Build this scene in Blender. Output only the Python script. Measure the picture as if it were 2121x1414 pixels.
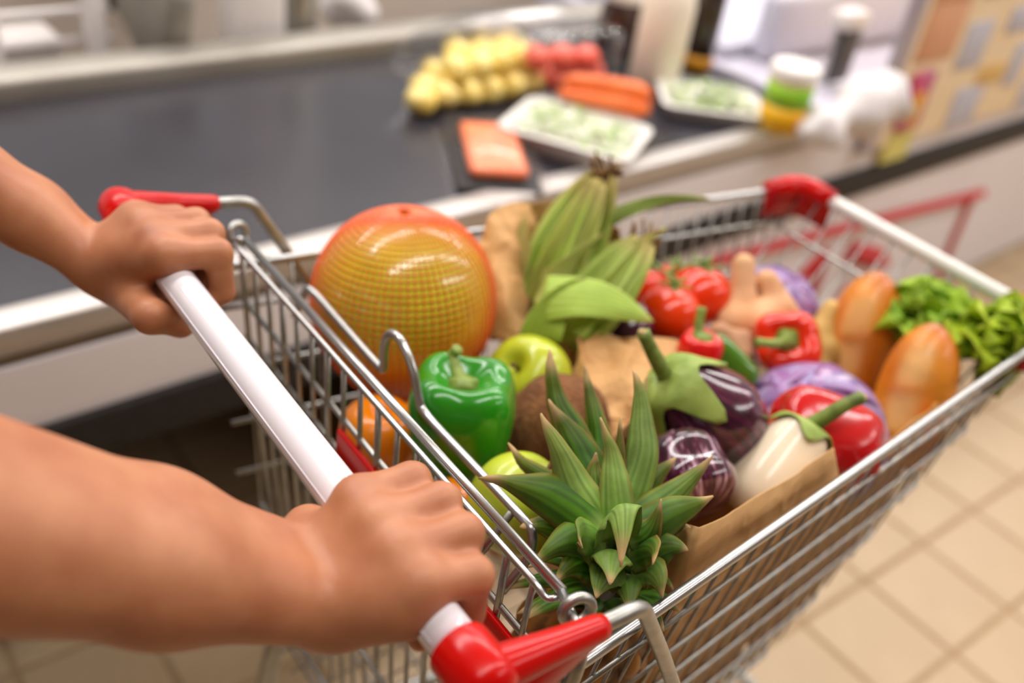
import bpy, math, random
import numpy as np
from mathutils import Vector, Matrix, Euler, noise

# ------------------------------------------------------------------ camera, world, light
scene = bpy.context.scene
for o in list(bpy.data.objects): bpy.data.objects.remove(o)
COL = scene.collection
CAM = (0.48265, -0.20969, 1.39942)
ROT = Euler((0.966869, -0.133461, 0.939207), 'XYZ')
FPX = 2023.10
cd = bpy.data.cameras.new('camera'); cam = bpy.data.objects.new('camera', cd); COL.objects.link(cam)
cam.location = CAM; cam.rotation_euler = ROT
cd.sensor_width = 36.0; cd.lens = FPX / 2121 * 36.0; cd.clip_start = 0.02
cd.dof.use_dof = True; cd.dof.focus_distance = 0.615; cd.dof.aperture_fstop = 2.7
scene.camera = cam
vs = scene.view_settings
vs.view_transform = 'Standard'; vs.look = 'None'; vs.gamma = 1.0; vs.use_curve_mapping = False
vs.exposure = 0.2
world = bpy.data.worlds.new('shop_air'); scene.world = world; world.use_nodes = True
bg = world.node_tree.nodes['Background']; bg.inputs[0].default_value = (1.0, 0.955, 0.935, 1); bg.inputs[1].default_value = 0.48

def ceiling_lamp(x, y, sx, sy, power, z=3.1):
    l = bpy.data.lights.new('ceiling_tube', 'AREA'); l.shape = 'RECTANGLE'; l.size = sx; l.size_y = sy
    l.energy = power; l.color = (1.0, 0.965, 0.945)
    o = bpy.data.objects.new('ceiling_tube', l); COL.objects.link(o); o.location = (x, y, z)
    return o
for lx in (-3.2, -1.4, 0.4, 2.2):
    for ly in (0.1, 2.8, 5.5):
        if lx > 1 and ly < 1: continue
        ceiling_lamp(lx, ly, 0.30, 2.4, 44 if lx < 0 else 26)

# ------------------------------------------------------------------ helpers
MROT = np.array(ROT.to_matrix())
CP = np.array(CAM)
def P(px, py, d):
    """world point seen at photo pixel (px,py) at depth d"""
    return CP + MROT @ (np.array([(px - 1060.5) / FPX, -(py - 707) / FPX, -1.0]) * d)
def PZ(px, py, z):
    r = MROT @ np.array([(px - 1060.5) / FPX, -(py - 707) / FPX, -1.0]); return CP + r * ((z - CP[2]) / r[2])
def PX(px, py, x):
    r = MROT @ np.array([(px - 1060.5) / FPX, -(py - 707) / FPX, -1.0]); return CP + r * ((x - CP[0]) / r[0])
def V3(*a): return np.array(a, float)
def nrm(v): v = np.asarray(v, float); return v / (np.linalg.norm(v) + 1e-12)
def lin(c):
    if isinstance(c, str): c = tuple(int(c[i:i+2], 16) / 255 for i in (0, 2, 4))
    return tuple((x / 12.92 if x <= .04045 else ((x + .055) / 1.055) ** 2.4) for x in c) + (1.0,)

MATS = {}
def mat(name, col, rough=.5, metal=0., col2=None, scale=30., lo=.35, hi=.65, bump=0., bscale=None, sss=0., coat=0., spec=.5, trans=0., ior=1.45, stretch=None, coord='Object', detail=4., bdist=.002, alpha=None):
    if name in MATS: return MATS[name]
    m = bpy.data.materials.new(name); m.use_nodes = True; nt = m.node_tree; n = nt.nodes; b = n['Principled BSDF']
    b.inputs['Base Color'].default_value = lin(col); b.inputs['Roughness'].default_value = rough; b.inputs['Metallic'].default_value = metal
    b.inputs['Specular IOR Level'].default_value = spec; b.inputs['Coat Weight'].default_value = coat; b.inputs['Coat Roughness'].default_value = .08
    b.inputs['IOR'].default_value = ior; b.inputs['Transmission Weight'].default_value = trans
    if alpha is not None: b.inputs['Alpha'].default_value = alpha
    if sss: 
        b.inputs['Subsurface Weight'].default_value = sss; b.inputs['Subsurface Scale'].default_value = .006
        b.inputs['Subsurface Radius'].default_value = (1., .45, .25)
    if col2 is not None or bump:
        tc = n.new('ShaderNodeTexCoord'); mp = n.new('ShaderNodeMapping'); nt.links.new(tc.outputs[coord], mp.inputs[0])
        if stretch: mp.inputs['Scale'].default_value = stretch
    if col2 is not None:
        tx = n.new('ShaderNodeTexNoise'); tx.inputs['Scale'].default_value = scale; tx.inputs['Detail'].default_value = detail
        nt.links.new(mp.outputs[0], tx.inputs[0])
        cr = n.new('ShaderNodeValToRGB'); nt.links.new(tx.outputs[0], cr.inputs[0])
        cr.color_ramp.elements[0].position = lo; cr.color_ramp.elements[0].color = lin(col)
        cr.color_ramp.elements[1].position = hi; cr.color_ramp.elements[1].color = lin(col2)
        nt.links.new(cr.outputs[0], b.inputs['Base Color'])
    if bump:
        t2 = n.new('ShaderNodeTexNoise'); t2.inputs['Scale'].default_value = bscale or scale; t2.inputs['Detail'].default_value = 5
        nt.links.new(mp.outputs[0], t2.inputs[0])
        bp = n.new('ShaderNodeBump'); bp.inputs['Strength'].default_value = bump; bp.inputs['Distance'].default_value = bdist
        nt.links.new(t2.outputs[0], bp.inputs['Height']); nt.links.new(bp.outputs[0], b.inputs['Normal'])
    MATS[name] = m
    return m
def vcol_mat(name, rough=.45, spec=.5, coat=0., bump=0., bscale=80., sss=0., trans_light=0., var=0.0, vscale=60, stretch=None):
    """material reading the thing's own pigment from a colour attribute"""
    if name in MATS: return MATS[name]
    m = bpy.data.materials.new(name); m.use_nodes = True; nt = m.node_tree; n = nt.nodes; b = n['Principled BSDF']
    a = n.new('ShaderNodeVertexColor'); a.layer_name = 'Col'
    b.inputs['Roughness'].default_value = rough; b.inputs['Specular IOR Level'].default_value = spec; b.inputs['Coat Weight'].default_value = coat
    b.inputs['Coat Roughness'].default_value = .07
    if sss:
        b.inputs['Subsurface Weight'].default_value = sss; b.inputs['Subsurface Scale'].default_value = .006
    out = a.outputs[0]
    if var:
        tc = n.new('ShaderNodeTexCoord'); mp = n.new('ShaderNodeMapping'); nt.links.new(tc.outputs['Object'], mp.inputs[0])
        if stretch: mp.inputs['Scale'].default_value = stretch
        tx = n.new('ShaderNodeTexNoise'); tx.inputs['Scale'].default_value = vscale; tx.inputs['Detail'].default_value = 5; nt.links.new(mp.outputs[0], tx.inputs[0])
        mr = n.new('ShaderNodeMapRange'); mr.inputs[1].default_value = .3; mr.inputs[2].default_value = .7; mr.inputs[3].default_value = 1 - var; mr.inputs[4].default_value = 1 + var
        nt.links.new(tx.outputs[0], mr.inputs[0])
        mx = n.new('ShaderNodeVectorMath'); mx.operation = 'SCALE'; nt.links.new(out, mx.inputs[0]); nt.links.new(mr.outputs[0], mx.inputs['Scale']); out = mx.outputs[0]
    nt.links.new(out, b.inputs['Base Color'])
    if trans_light:
        tr = n.new('ShaderNodeBsdfTranslucent'); nt.links.new(out, tr.inputs[0]); ms = n.new('ShaderNodeMixShader'); ms.inputs[0].default_value = trans_light
        nt.links.new(b.outputs[0], ms.inputs[1]); nt.links.new(tr.outputs[0], ms.inputs[2]); nt.links.new(ms.outputs[0], n['Material Output'].inputs[0])
    if bump:
        tc = n.new('ShaderNodeTexCoord'); t2 = n.new('ShaderNodeTexNoise'); t2.inputs['Scale'].default_value = bscale; nt.links.new(tc.outputs['Object'], t2.inputs[0])
        bp = n.new('ShaderNodeBump'); bp.inputs['Strength'].default_value = bump; bp.inputs['Distance'].default_value = .002
        nt.links.new(t2.outputs[0], bp.inputs['Height']); nt.links.new(bp.outputs[0], b.inputs['Normal'])
    MATS[name] = m
    return m

def mk(name, V, F, m, parent=None, smooth=True, cols=None, uv=None, label=None, cat=None, group=None, kind=None, solid=0.):
    me = bpy.data.meshes.new(name)
    V = np.asarray(V, float)
    me.from_pydata([tuple(v) for v in V], [], [tuple(int(i) for i in f) for f in F]); me.update()
    if smooth: me.polygons.foreach_set('use_smooth', [True] * len(me.polygons))
    if cols is not None:
        ca = me.color_attributes.new('Col', 'FLOAT_COLOR', 'POINT')
        c = np.asarray(cols, float)
        if c.shape[1] == 3: c = np.concatenate([c, np.ones((len(c), 1))], 1)
        ca.data.foreach_set('color', c.ravel())
    me.materials.append(m)
    o = bpy.data.objects.new(name, me); COL.objects.link(o)
    if parent is not None: o.parent = parent
    if solid:
        s = o.modifiers.new('thickness', 'SOLIDIFY'); s.thickness = solid; s.offset = 0
    tag(o, label, cat, group, kind)
    return o
def tag(o, label=None, cat=None, group=None, kind=None):
    for k, v in (('label', label), ('category', cat), ('group', group), ('kind', kind)):
        if v: o[k] = v
    return o
def empty(name, loc, label=None, cat=None, group=None):
    o = bpy.data.objects.new(name, None); COL.objects.link(o); o.location = Vector(loc); o.empty_display_size = .02
    tag(o, label, cat, group); return o
def adopt(root):
    """children were modelled in world coordinates: keep them there under the root at its base"""
    for c in root.children: c.matrix_parent_inverse = Matrix.Translation(-root.location)
    return root

def join(*parts):
    V = []; F = []; n = 0
    for v, f in parts:
        v = np.asarray(v); V.append(v); F += [tuple(i + n for i in q) for q in f]; n += len(v)
    return np.concatenate(V), F
def frames(pts):
    pts = np.asarray(pts, float); T = np.gradient(pts, axis=0); T /= np.linalg.norm(T, axis=1)[:, None] + 1e-12
    a = V3(0, 0, 1) if abs(T[0][2]) < .9 else V3(1, 0, 0)
    N = [nrm(np.cross(T[0], a))]
    for i in range(1, len(pts)):
        v = N[-1] - T[i] * (N[-1] @ T[i]); N.append(nrm(v))
    N = np.array(N); return T, N, np.cross(T, N)
def tube(pts, r, n=10, caps=True, flat=1.0):
    pts = np.asarray(pts, float); k = len(pts); T, N, B = frames(pts)
    r = np.broadcast_to(np.asarray(r, float), (k,)); a = np.arange(n) * 2 * math.pi / n
    V = (pts[:, None] + r[:, None, None] * (np.cos(a)[None, :, None] * N[:, None] + flat * np.sin(a)[None, :, None] * B[:, None])).reshape(-1, 3)
    F = [(i*n+j, i*n+(j+1) % n, (i+1)*n+(j+1) % n, (i+1)*n+j) for i in range(k-1) for j in range(n)]
    if caps:
        V = np.concatenate([V, [pts[0], pts[-1]]]); c = k * n
        F += [(c, (j+1) % n, j) for j in range(n)] + [(c+1, (k-1)*n+j, (k-1)*n+(j+1) % n) for j in range(n)]
    return V, F
def rbend(pts, rad=.008, n=5):
    """polyline with rounded corners"""
    pts = [np.asarray(p, float) for p in pts]; out = [pts[0]]
    for a, b, c in zip(pts, pts[1:], pts[2:]):
        d0 = min(rad, np.linalg.norm(b-a) * .45); d1 = min(rad, np.linalg.norm(c-b) * .45)
        p0 = b + nrm(a-b) * d0; p1 = b + nrm(c-b) * d1
        for t in np.linspace(0, 1, n): out.append((1-t)**2*p0 + 2*t*(1-t)*b + t*t*p1)
    out.append(pts[-1]); return np.array(out)
def spline(pts, n=24):
    pts = np.asarray(pts, float); k = len(pts); pp = np.concatenate([[2*pts[0]-pts[1]], pts, [2*pts[-1]-pts[-2]]])
    out = []
    for t in np.linspace(0, k-1, n):
        i = min(int(t), k-2); u = t - i; a, b, c, d = pp[i:i+4]
        out.append(.5*((2*b)+(-a+c)*u+(2*a-5*b+4*c-d)*u*u+(-a+3*b-3*c+d)*u**3))
    return np.array(out)
def axes(d, hint=(0, 0, 1)):
    z = nrm(d); h = np.asarray(hint, float)
    if abs(nrm(h) @ z) > .97: h = V3(1, .2, 0)
    x = nrm(np.cross(h, z)); return np.stack([x, np.cross(z, x), z])   # rows
def revolve(prof, n=24, fn=None):
    """prof [(r,z)] about z; fn(V, ang, t)->V"""
    prof = np.asarray(prof, float); k = len(prof); a = np.arange(n) * 2*math.pi/n
    r = prof[:, 0][:, None] * np.ones(n); z = prof[:, 1][:, None] * np.ones(n); A = a[None] * np.ones((k, 1)); T = np.linspace(0, 1, k)[:, None] * np.ones(n)
    if fn: r, z, dx, dy = fn(r, z, A, T)
    else: dx = dy = 0
    V = np.stack([r*np.cos(A)+dx, r*np.sin(A)+dy, z], -1).reshape(-1, 3)
    F = [(i*n+j, i*n+(j+1) % n, (i+1)*n+(j+1) % n, (i+1)*n+j) for i in range(k-1) for j in range(n)]
    F += [tuple(range(n-1, -1, -1)), tuple((k-1)*n+j for j in range(n))]
    return V, F
def place(V, org, ax): return np.asarray(org) + np.asarray(V) @ ax     # ax rows = local axes in world
def box(lo, hi, bev=0.):
    lo = np.asarray(lo, float); hi = np.asarray(hi, float)
    if not bev:
        V = [[(lo, hi)[i][0], (lo, hi)[j][1], (lo, hi)[k][2]] for i in (0, 1) for j in (0, 1) for k in (0, 1)]
        return np.array(V), [(0,1,3,2),(4,6,7,5),(0,4,5,1),(2,3,7,6),(0,2,6,4),(1,5,7,3)]
    # rounded: stacked rounded rectangles
    c = (lo+hi)/2; h = (hi-lo)/2; b = min(bev, *(h*.98)); lev = []
    for t in (0, 45, 90): lev.append((-h[2]+b-b*math.cos(math.radians(t)), b*math.sin(math.radians(t))-b))
    lev = lev + [(-z, s) for z, s in lev[::-1]]
    V = []
    q = [(sx, sy, a0) for sx, sy, a0 in ((1, 1, 0), (-1, 1, 90), (-1, -1, 180), (1, -1, 270))]
    for z, s in lev:
        for sx, sy, a0 in q:
            for da in (0, 45, 90):
                a = math.radians(a0+da); rr = max(b+s, b*.02)
                V.append((c[0]+sx*(h[0]-b)+rr*math.cos(a), c[1]+sy*(h[1]-b)+rr*math.sin(a), c[2]+z))
    n = 12; k = len(lev)
    F = [(i*n+j, i*n+(j+1) % n, (i+1)*n+(j+1) % n, (i+1)*n+j) for i in range(k-1) for j in range(n)]
    F += [tuple(range(n-1, -1, -1)), tuple((k-1)*n+j for j in range(n))]
    return np.array(V), F
def ball(c, r, n=18, k=12, sq=(1, 1, 1), noise_amp=0, seed=0):
    V = []; 
    for i in range(k+1):
        t = math.pi*i/k; V += [(math.sin(t)*math.cos(a), math.sin(t)*math.sin(a), math.cos(t)) for a in np.arange(n)*2*math.pi/n]
    V = np.array(V)
    if noise_amp: V = V * (1 + noise_amp*np.array([noise.noise(Vector(v*1.6)+Vector((seed*7.1, seed*3.3, 0))) for v in V]))[:, None]
    F = [(i*n+j, (i+1)*n+j, (i+1)*n+(j+1) % n, i*n+(j+1) % n) for i in range(k) for j in range(n)]
    return np.asarray(c) + V*r*np.array(sq), F
def sdf_mesh(prims, h, pad=.012, smooth=2):
    """round cones (a,b,ra,rb,k) smooth-united -> surface nets"""
    pts = np.array([p for q in prims for p in q[:2]]); R = max(max(q[2:4]) for q in prims)
    lo = pts.min(0)-R-pad; hi = pts.max(0)+R+pad; n = np.ceil((hi-lo)/h).astype(int)+1
    ax = [lo[i]+np.arange(n[i])*h for i in range(3)]; G = np.stack(np.meshgrid(*ax, indexing='ij'), -1).astype(np.float32)
    D = np.full(G.shape[:3], 1., np.float32)
    for a, b, ra, rb, k in prims:
        a = np.asarray(a, np.float32); b = np.asarray(b, np.float32); m = max(ra, rb)+k+h*3+.004
        s = []
        for i in range(3):
            l = min(a[i], b[i])-m; u = max(a[i], b[i])+m
            s.append(slice(max(0, int((l-lo[i])/h)), min(n[i], int((u-lo[i])/h)+2)))
        s = tuple(s); g = G[s]; ab = b-a; t = np.clip(((g-a)@ab)/(ab@ab+1e-12), 0, 1)
        d = np.linalg.norm(g-a-t[..., None]*ab, axis=-1)-(ra+(rb-ra)*t); o = D[s]
        hh = np.clip(.5+.5*(o-d)/k, 0, 1); D[s] = o*(1-hh)+d*hh-k*hh*(1-hh)
    # surface nets
    I = D < 0; c = tuple(slice(0, x-1) for x in n); cnt = np.zeros(tuple(x-1 for x in n), np.float32); acc = np.zeros(cnt.shape+(3,), np.float32)
    cn = [(i, j, k) for i in (0, 1) for j in (0, 1) for k in (0, 1)]
    def sl(o): return tuple(slice(o[i], n[i]-1+o[i]) for i in range(3))
    for u in cn:
        for e in range(3):
            if u[e]: continue
            v = list(u); v[e] = 1; du = D[sl(u)]; dv = D[sl(v)]; x = (du < 0) != (dv < 0)
            t = np.where(x, du/(du-dv+1e-20), 0); cnt += x
            for q in range(3): acc[..., q] += np.where(x, u[q]+(t if q == e else 0), 0)
    act = cnt > 0; idx = -np.ones(cnt.shape, int); idx[act] = np.arange(act.sum())
    cell = np.argwhere(act); V = lo+(cell+acc[act]/cnt[act][:, None])*h; F = []
    for e in range(3):
        a1, a2 = [(1, 2), (2, 0), (0, 1)][e]
        s0 = [slice(1, n[i]-1) for i in range(3)]; s0[e] = slice(0, n[e]-1); s1 = list(s0); s1[e] = slice(1, n[e])
        x = I[tuple(s0)] != I[tuple(s1)]; w = np.argwhere(x); off = np.array([1, 1, 1]); off[e] = 0; w = w+off
        def at(d1, d2): q = w.copy(); q[:, a1] -= d1; q[:, a2] -= d2; return idx[q[:, 0], q[:, 1], q[:, 2]]
        Q = np.stack([at(1, 1), at(0, 1), at(0, 0), at(1, 0)], 1); ins = I[w[:, 0], w[:, 1], w[:, 2]]
        Q[~ins] = Q[~ins][:, ::-1]; F.append(Q)
    F = np.concatenate(F)
    for _ in range(smooth):
        S = np.zeros_like(V); N = np.zeros(len(V))
        for i in range(4):
            a, b = F[:, i], F[:, (i+1) % 4]; np.add.at(S, a, V[b]); np.add.at(N, a, 1); np.add.at(S, b, V[a]); np.add.at(N, b, 1)
        V = V*.5+.5*S/N[:, None]
    return V, F
def leaf(base, ctrl, tip, w, side, n=14, m=6, fold=.25, prof=None, wave=0., wf=3., ph=0., twist=0.):
    """curved tapering blade: returns V, F, t, s"""
    base, ctrl, tip, side = [np.asarray(x, float) for x in (base, ctrl, tip, side)]
    V = []; TT = []; SS = []
    for i in range(n+1):
        t = i/n; c = (1-t)**2*base+2*t*(1-t)*ctrl+t*t*tip; T = nrm(2*(1-t)*(ctrl-base)+2*t*(tip-ctrl))
        S = nrm(side-T*(side@T)); N = np.cross(S, T)
        if twist: a = twist*t; S, N = S*math.cos(a)+N*math.sin(a), N*math.cos(a)-S*math.sin(a)
        ww = w*(prof(t) if prof else (1-t)**.7*(.75+.6*t))
        for j in range(m+1):
            s = j/m*2-1
            V.append(c+S*s*ww/2+N*(fold*ww*(s*s)+wave*(ww/w)*abs(s)**2*math.sin(wf*6.28*t+ph+(1.7 if s < 0 else 0)))); TT.append(t); SS.append(s)
    F = [(i*(m+1)+j, i*(m+1)+j+1, (i+1)*(m+1)+j+1, (i+1)*(m+1)+j) for i in range(n) for j in range(m)]
    return np.array(V), F, np.array(TT), np.array(SS)
def mixc(a, b, t):
    a = np.array(lin(a)[:3]) if isinstance(a, str) else np.asarray(a); b = np.array(lin(b)[:3]) if isinstance(b, str) else np.asarray(b)
    t = np.clip(np.asarray(t, float), 0, 1)
    return a*(1-t[..., None])+b*t[..., None]
def smoothstep(a, b, x): t = np.clip((x-a)/(b-a), 0, 1); return t*t*(3-2*t)
rnd = random.Random(7)

# ------------------------------------------------------------------ materials
chrome = mat('zinc wire', 'B4B4B0', .36, .95, col2='A2A29D', scale=90, bump=.05, bscale=400)
chromeB = mat('polished wire', 'B6B7B6', .28, .95)
steel = mat('brushed steel', 'C6C0BC', .42, .75, col2='B8B2AD', scale=6, stretch=(40, 1, 40))
red_plastic = mat('red plastic', 'C40402', .22, coat=0., spec=.4)
white_plastic = mat('white handle sleeve', 'EEEAF0', .16, coat=.7)
grey_sleeve = mat('pale bumper sleeve', 'E2E0DA', .3, coat=.2)
rubber = mat('black rubber', '1B1818', .6, col2='241F1E', scale=60)
belt_m = mat('belt rubber', '2A2930', .27, col2='34333A', scale=3, spec=.55, bump=.05, bscale=300)
white_panel = mat('white laminate', 'ECE7EA', .4, col2='E5DFE2', scale=2)
shaded_strip = mat('shaded brown edge', '7C6A50', .5, col2='6E5C44', scale=8)  # brown carries the shade on the left length of the strip
tile_m = mat('beige floor tile', 'BCA483', .4, col2='B39A79', scale=5, bump=.02, bscale=30)
grout_m = mat('grout', 'A58A69', .8, col2='9B805F', scale=20)
skin_m = mat('skin', 'C0835D', .46, col2='A86746', scale=26, lo=.3, hi=.72, bump=.12, bscale=420, sss=.14, bdist=.0006)
paper_m = mat('kraft paper', 'CFA26C', .75, col2='C3945C', scale=9, bump=.2, bscale=26, bdist=.004)
def crumple(m, scale, dist):
    nt = m.node_tree; n = nt.nodes; tc = n.new('ShaderNodeTexCoord'); vo = n.new('ShaderNodeTexVoronoi'); vo.feature = 'SMOOTH_F1'; vo.inputs['Scale'].default_value = scale; vo.inputs['Smoothness'].default_value = .25
    nz = n.new('ShaderNodeTexNoise'); nz.inputs['Scale'].default_value = scale*.7; mx = n.new('ShaderNodeMix'); mx.data_type = 'RGBA'; mx.inputs[0].default_value = .18
    nt.links.new(tc.outputs['Object'], nz.inputs[0]); nt.links.new(tc.outputs['Object'], mx.inputs[6]); nt.links.new(nz.outputs[1], mx.inputs[7]); nt.links.new(mx.outputs[2], vo.inputs[0])
    bp = n.new('ShaderNodeBump'); bp.inputs['Strength'].default_value = .55; bp.inputs['Distance'].default_value = dist; nt.links.new(vo.outputs[0], bp.inputs['Height'])
    b = n['Principled BSDF']; old = b.inputs['Normal'].links
    if old: nt.links.new(old[0].from_socket, bp.inputs['Normal'])
    nt.links.new(bp.outputs[0], b.inputs['Normal'])
crumple(paper_m, 20, .008)
paper_pale = mat('pale bakery paper', 'D7A764', .6, col2='C68F48', scale=10, bump=.3, bscale=30, bdist=.004)
green_stem = mat('green stem', '8FA24A', .5, col2='6E8233', scale=60, bump=.2, bscale=120)
film = mat('clear film', 'FFFFFF', .08, trans=1., ior=1.15, alpha=.28, bump=.6, bscale=22, bdist=.01)
white_foam = mat('white foam', 'F4F1EC', .5, col2='EFEBE5', scale=60)

# ------------------------------------------------------------------ setting: floor of square tiles
ty = 0.01204; ts = 0.203545; to = V3(-0.86787, 0.28215, 0)
u = V3(math.cos(ty), math.sin(ty), 0); v = V3(-math.sin(ty), math.cos(ty), 0)
Vf, Ff = box((-5.5, -3, -.05), (4, 8, -.0015)); floor = mk('floor', Vf, Ff, grout_m, smooth=False, kind='structure')
g = .0055; Vt, Ft = box((g, g, -.006), (ts-g, ts-g, 0), .0025)
me = None
for i in range(-3, 11):
    for j in range(-5, 15):
        c = to+u*ts*i+v*ts*j
        if me is None:
            t = mk('tile', Vt, Ft, tile_m, floor, smooth=False); me = t.data
        else:
            t = bpy.data.objects.new('tile', me); COL.objects.link(t); t.parent = floor
        t.location = Vector(c); t.rotation_euler = (0, 0, ty)

Vw, Fw = box((-5.5, -3.1, 0), (4, -3.0, 3.25)); mk('wall_rear_blocker', Vw, Fw, mat('ambient blocker wall', '8E8074', .8, col2='7C6E64', scale=3), smooth=False, kind='structure')  # unseen dark wall, added to cut ambient light from behind
Vw, Fw = box((4.0, -3.1, 0), (4.1, 8, 3.25)); mk('wall_right', Vw, Fw, mat('ambient blocker wall', '8E8074', .8), smooth=False, kind='structure')  # unseen, added along with the light-cutting rear wall
Vc, Fc = box((-5.5, -3, 3.25), (4, 8, 3.35)); mk('ceiling', Vc, Fc, mat('ceiling paint', 'E8E4DC', .9), smooth=False, kind='structure')

# ------------------------------------------------------------------ checkout counter
CY = 0.0599
def CT(a, b, z):
    """counter frame: a along the lane, b away from the cart behind the front face"""
    return V3(-.565, 0, z)+V3(-math.sin(CY), math.cos(CY), 0)*a+V3(-math.cos(CY), -math.sin(CY), 0)*b
CAX = np.stack([V3(-math.sin(CY), math.cos(CY), 0), V3(-math.cos(CY), -math.sin(CY), 0), V3(0, 0, 1)])
def cbox(a0, a1, b0, b1, z0, z1, bev=0.):
    V, F = box((a0, b0, z0), (a1, b1, z1), bev); return V3(-.565, 0, 0)+V@CAX, [tuple(reversed(f)) for f in F]
ck = empty('checkout_counter', CT(.5, .35, 0), 'long white checkout counter with black belt and black bumper stripe', 'counter')
A0, A1 = -1.4, 3.6
mk('belt', *cbox(A0, 1.62, .05, .66, .64, .692), belt_m, ck, smooth=False)
mk('front_rail', *cbox(A0, 1.75, 0, .05, .662, .702, .006), steel, ck)
mk('back_rail', *cbox(A0, 1.75, .655, .74, .655, .735, .012), mat('dull rail metal', 'A9A49B', .45, .7, col2='9C968D', scale=6), ck)
mk('edge_strip', *cbox(A0, .62, .012, .1, .642, .662), shaded_strip, ck, smooth=False)  # left length coloured as shaded, the rest follows in grey
mk('edge_strip', *cbox(.62, A1, .006, .1, .648, .662), mat('grey edge strip', 'A79F99', .5), ck, smooth=False)
mk('side_panel', *cbox(.62, A1, .004, .1, .642, .648), white_panel, ck, smooth=False)
mk('side_panel', *cbox(A0, A1, .004, .7, .546, .642), white_panel, ck, smooth=False)
mk('bumper_stripe', *cbox(A0, A1, -.008, .05, .474, .546, .006), rubber, ck)
mk('underside', *cbox(A0, A1, .05, .7, .48, .546), rubber, ck, smooth=False)
mk('lower_panel', *cbox(.62, A1, .004, .03, .02, .474), white_panel, ck, smooth=False)
mk('pedestal', *cbox(A0, A1, .66, .72, 0, .48), rubber, ck, smooth=False)
mk('scanner_deck', *cbox(1.62, A1, .05, 1.02, .66, .70), mat('lavender grey top', 'CFCBDA', .3, col2='C5C2D2', scale=3), ck, smooth=False)
# red pictogram printed on the lower panel
sign = mk('pictogram', *join(
    *[tube([CT(a0, .0005, z0), CT(a1, .0005, z1)], w, 4) for a0, z0, a1, z1, w in (
        (1.30, .425, 2.59, .318, .016), (2.52, .318, 2.53, .0, .013), (1.31, .42, 1.33, .21, .013), (1.33, .21, 2.2, .03, .013), (1.78, .33, 1.78, .1, .018), (1.78, .33, 1.62, .22, .018), (1.9, .30, 2.1, .22, .03), (1.95, .15, 2.2, .1, .025))]), mat('red paint', 'BE1512', .5), ck, smooth=False, label='red painted pictogram lines')
adopt(ck)
for c in ck.children: pass

# ------------------------------------------------------------------ shopping cart
HZ = 0.9925; HR = .0133
ct = empty('shopping_cart', (0, .4, 0), 'wire shopping cart with white handle and red plastic corners', 'cart')
mk('handle_bar', *tube([(-.246+i*.0492, 0, HZ) for i in range(11)], HR, 28), white_plastic, ct)
mk('handle_groove', *tube([(-.236, -.0128, HZ+.0042), (.236, -.0128, HZ+.0042)], .0007, 6), mat('sleeve seam', 'D9D3DA', .3), ct)
GX, GY, GZ = .2336, .0912, .9616
for s in (-1, 1):
    # corner cap: sleeve over the bar, rounded arm to the front, web below
    sl = tube([(s*x, 0, HZ) for x in (.2405, .2415, .243, .255, .268, .275, .279)], [.0150, .0166, .0172, .0174, .0170, .0142, .006], 28)
    arm = tube([(s*.2635, y, HZ+dz) for y, dz in ((-.010, .0), (-.003, .001), (.01, .001), (.05, -.006), (.076, -.0105), (.0815, -.0115), (.0835, -.012))], [.006, .0112, .0120, .0092, .0082, .0074, .004], 20)
    web = []
    prof = [(0.0, .008), (.05, .0), (.078, -.008), (.08, -.016), (.055, -.030), (.03, -.046), (0.0, -.056), (-.012, -.052), (-.014, -.01)]
    nW = len(prof)
    Vw = np.array([(s*(.2635+dx), y*k, HZ+z*k2) for dx, k, k2 in ((-.0065, .94, .94), (-.005, 1, 1), (.005, 1, 1), (.0065, .94, .94)) for y, z in prof])
    Fw = [(i*nW+j, i*nW+(j+1) % nW, (i+1)*nW+(j+1) % nW, (i+1)*nW+j) for i in range(3) for j in range(nW)]+[tuple(range(nW-1, -1, -1)), tuple(3*nW+j for j in range(nW))]
    mk('corner_cap', *join(sl, arm, (Vw, Fw)), red_plastic, ct)
    # support wire out of the cap, over and down the basket side into the chassis
    mk('handle_support', *tube(rbend([(s*.2635, .04, HZ-.006), (s*.2625, .113, HZ-.014), (s*.257, .158, .90), (s*.253, .222, .78)], .012), .0052, 14), chrome, ct)
    mk('rear_post', *tube(rbend([(s*(GX+.004), GY-.002, GZ-.008), (s*.2545, .082, .948), (s*.2565, .0775, .93), (s*.2535, .073, .885), (s*.250, .071, .80 if s > 0 else .88)], .010), .0046, 12), chrome, ct)

RW, FW, YR, ZR, YF, ZF = .2497, .1765, .0739, .925, .8064, .9094
def side(t, s, z=None):
    """rim point at parameter t (rear 0 .. front 1)"""
    return V3(s*(RW+(FW-RW)*t), YR+(YF-YR)*t, ZR+(ZF-ZR)*t)
BZ0, BZ1 = .49, .53; YB = .535
def xin(y, z):      # half width of the basket at y,z: tapers to the front and the bottom
    t = (y-YR)/(YF-YR); zt = ZR+(ZF-ZR)*t; return (RW+(FW-RW)*t)-.13*max(0, zt-z)
def floor_z(y): return BZ0+(BZ1-BZ0)*(y-YR)/(YB-YR)
def front_y(z): return YB+(YF-YB)*(z-BZ1)/(ZF-BZ1)
basket = empty('basket', (0, .4, .5)); basket.parent = ct
def wire(pts, r, n=8, name='wire', m=None, par=None): return mk(name, *tube(pts, r, n), m or chrome, par or basket)
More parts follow.
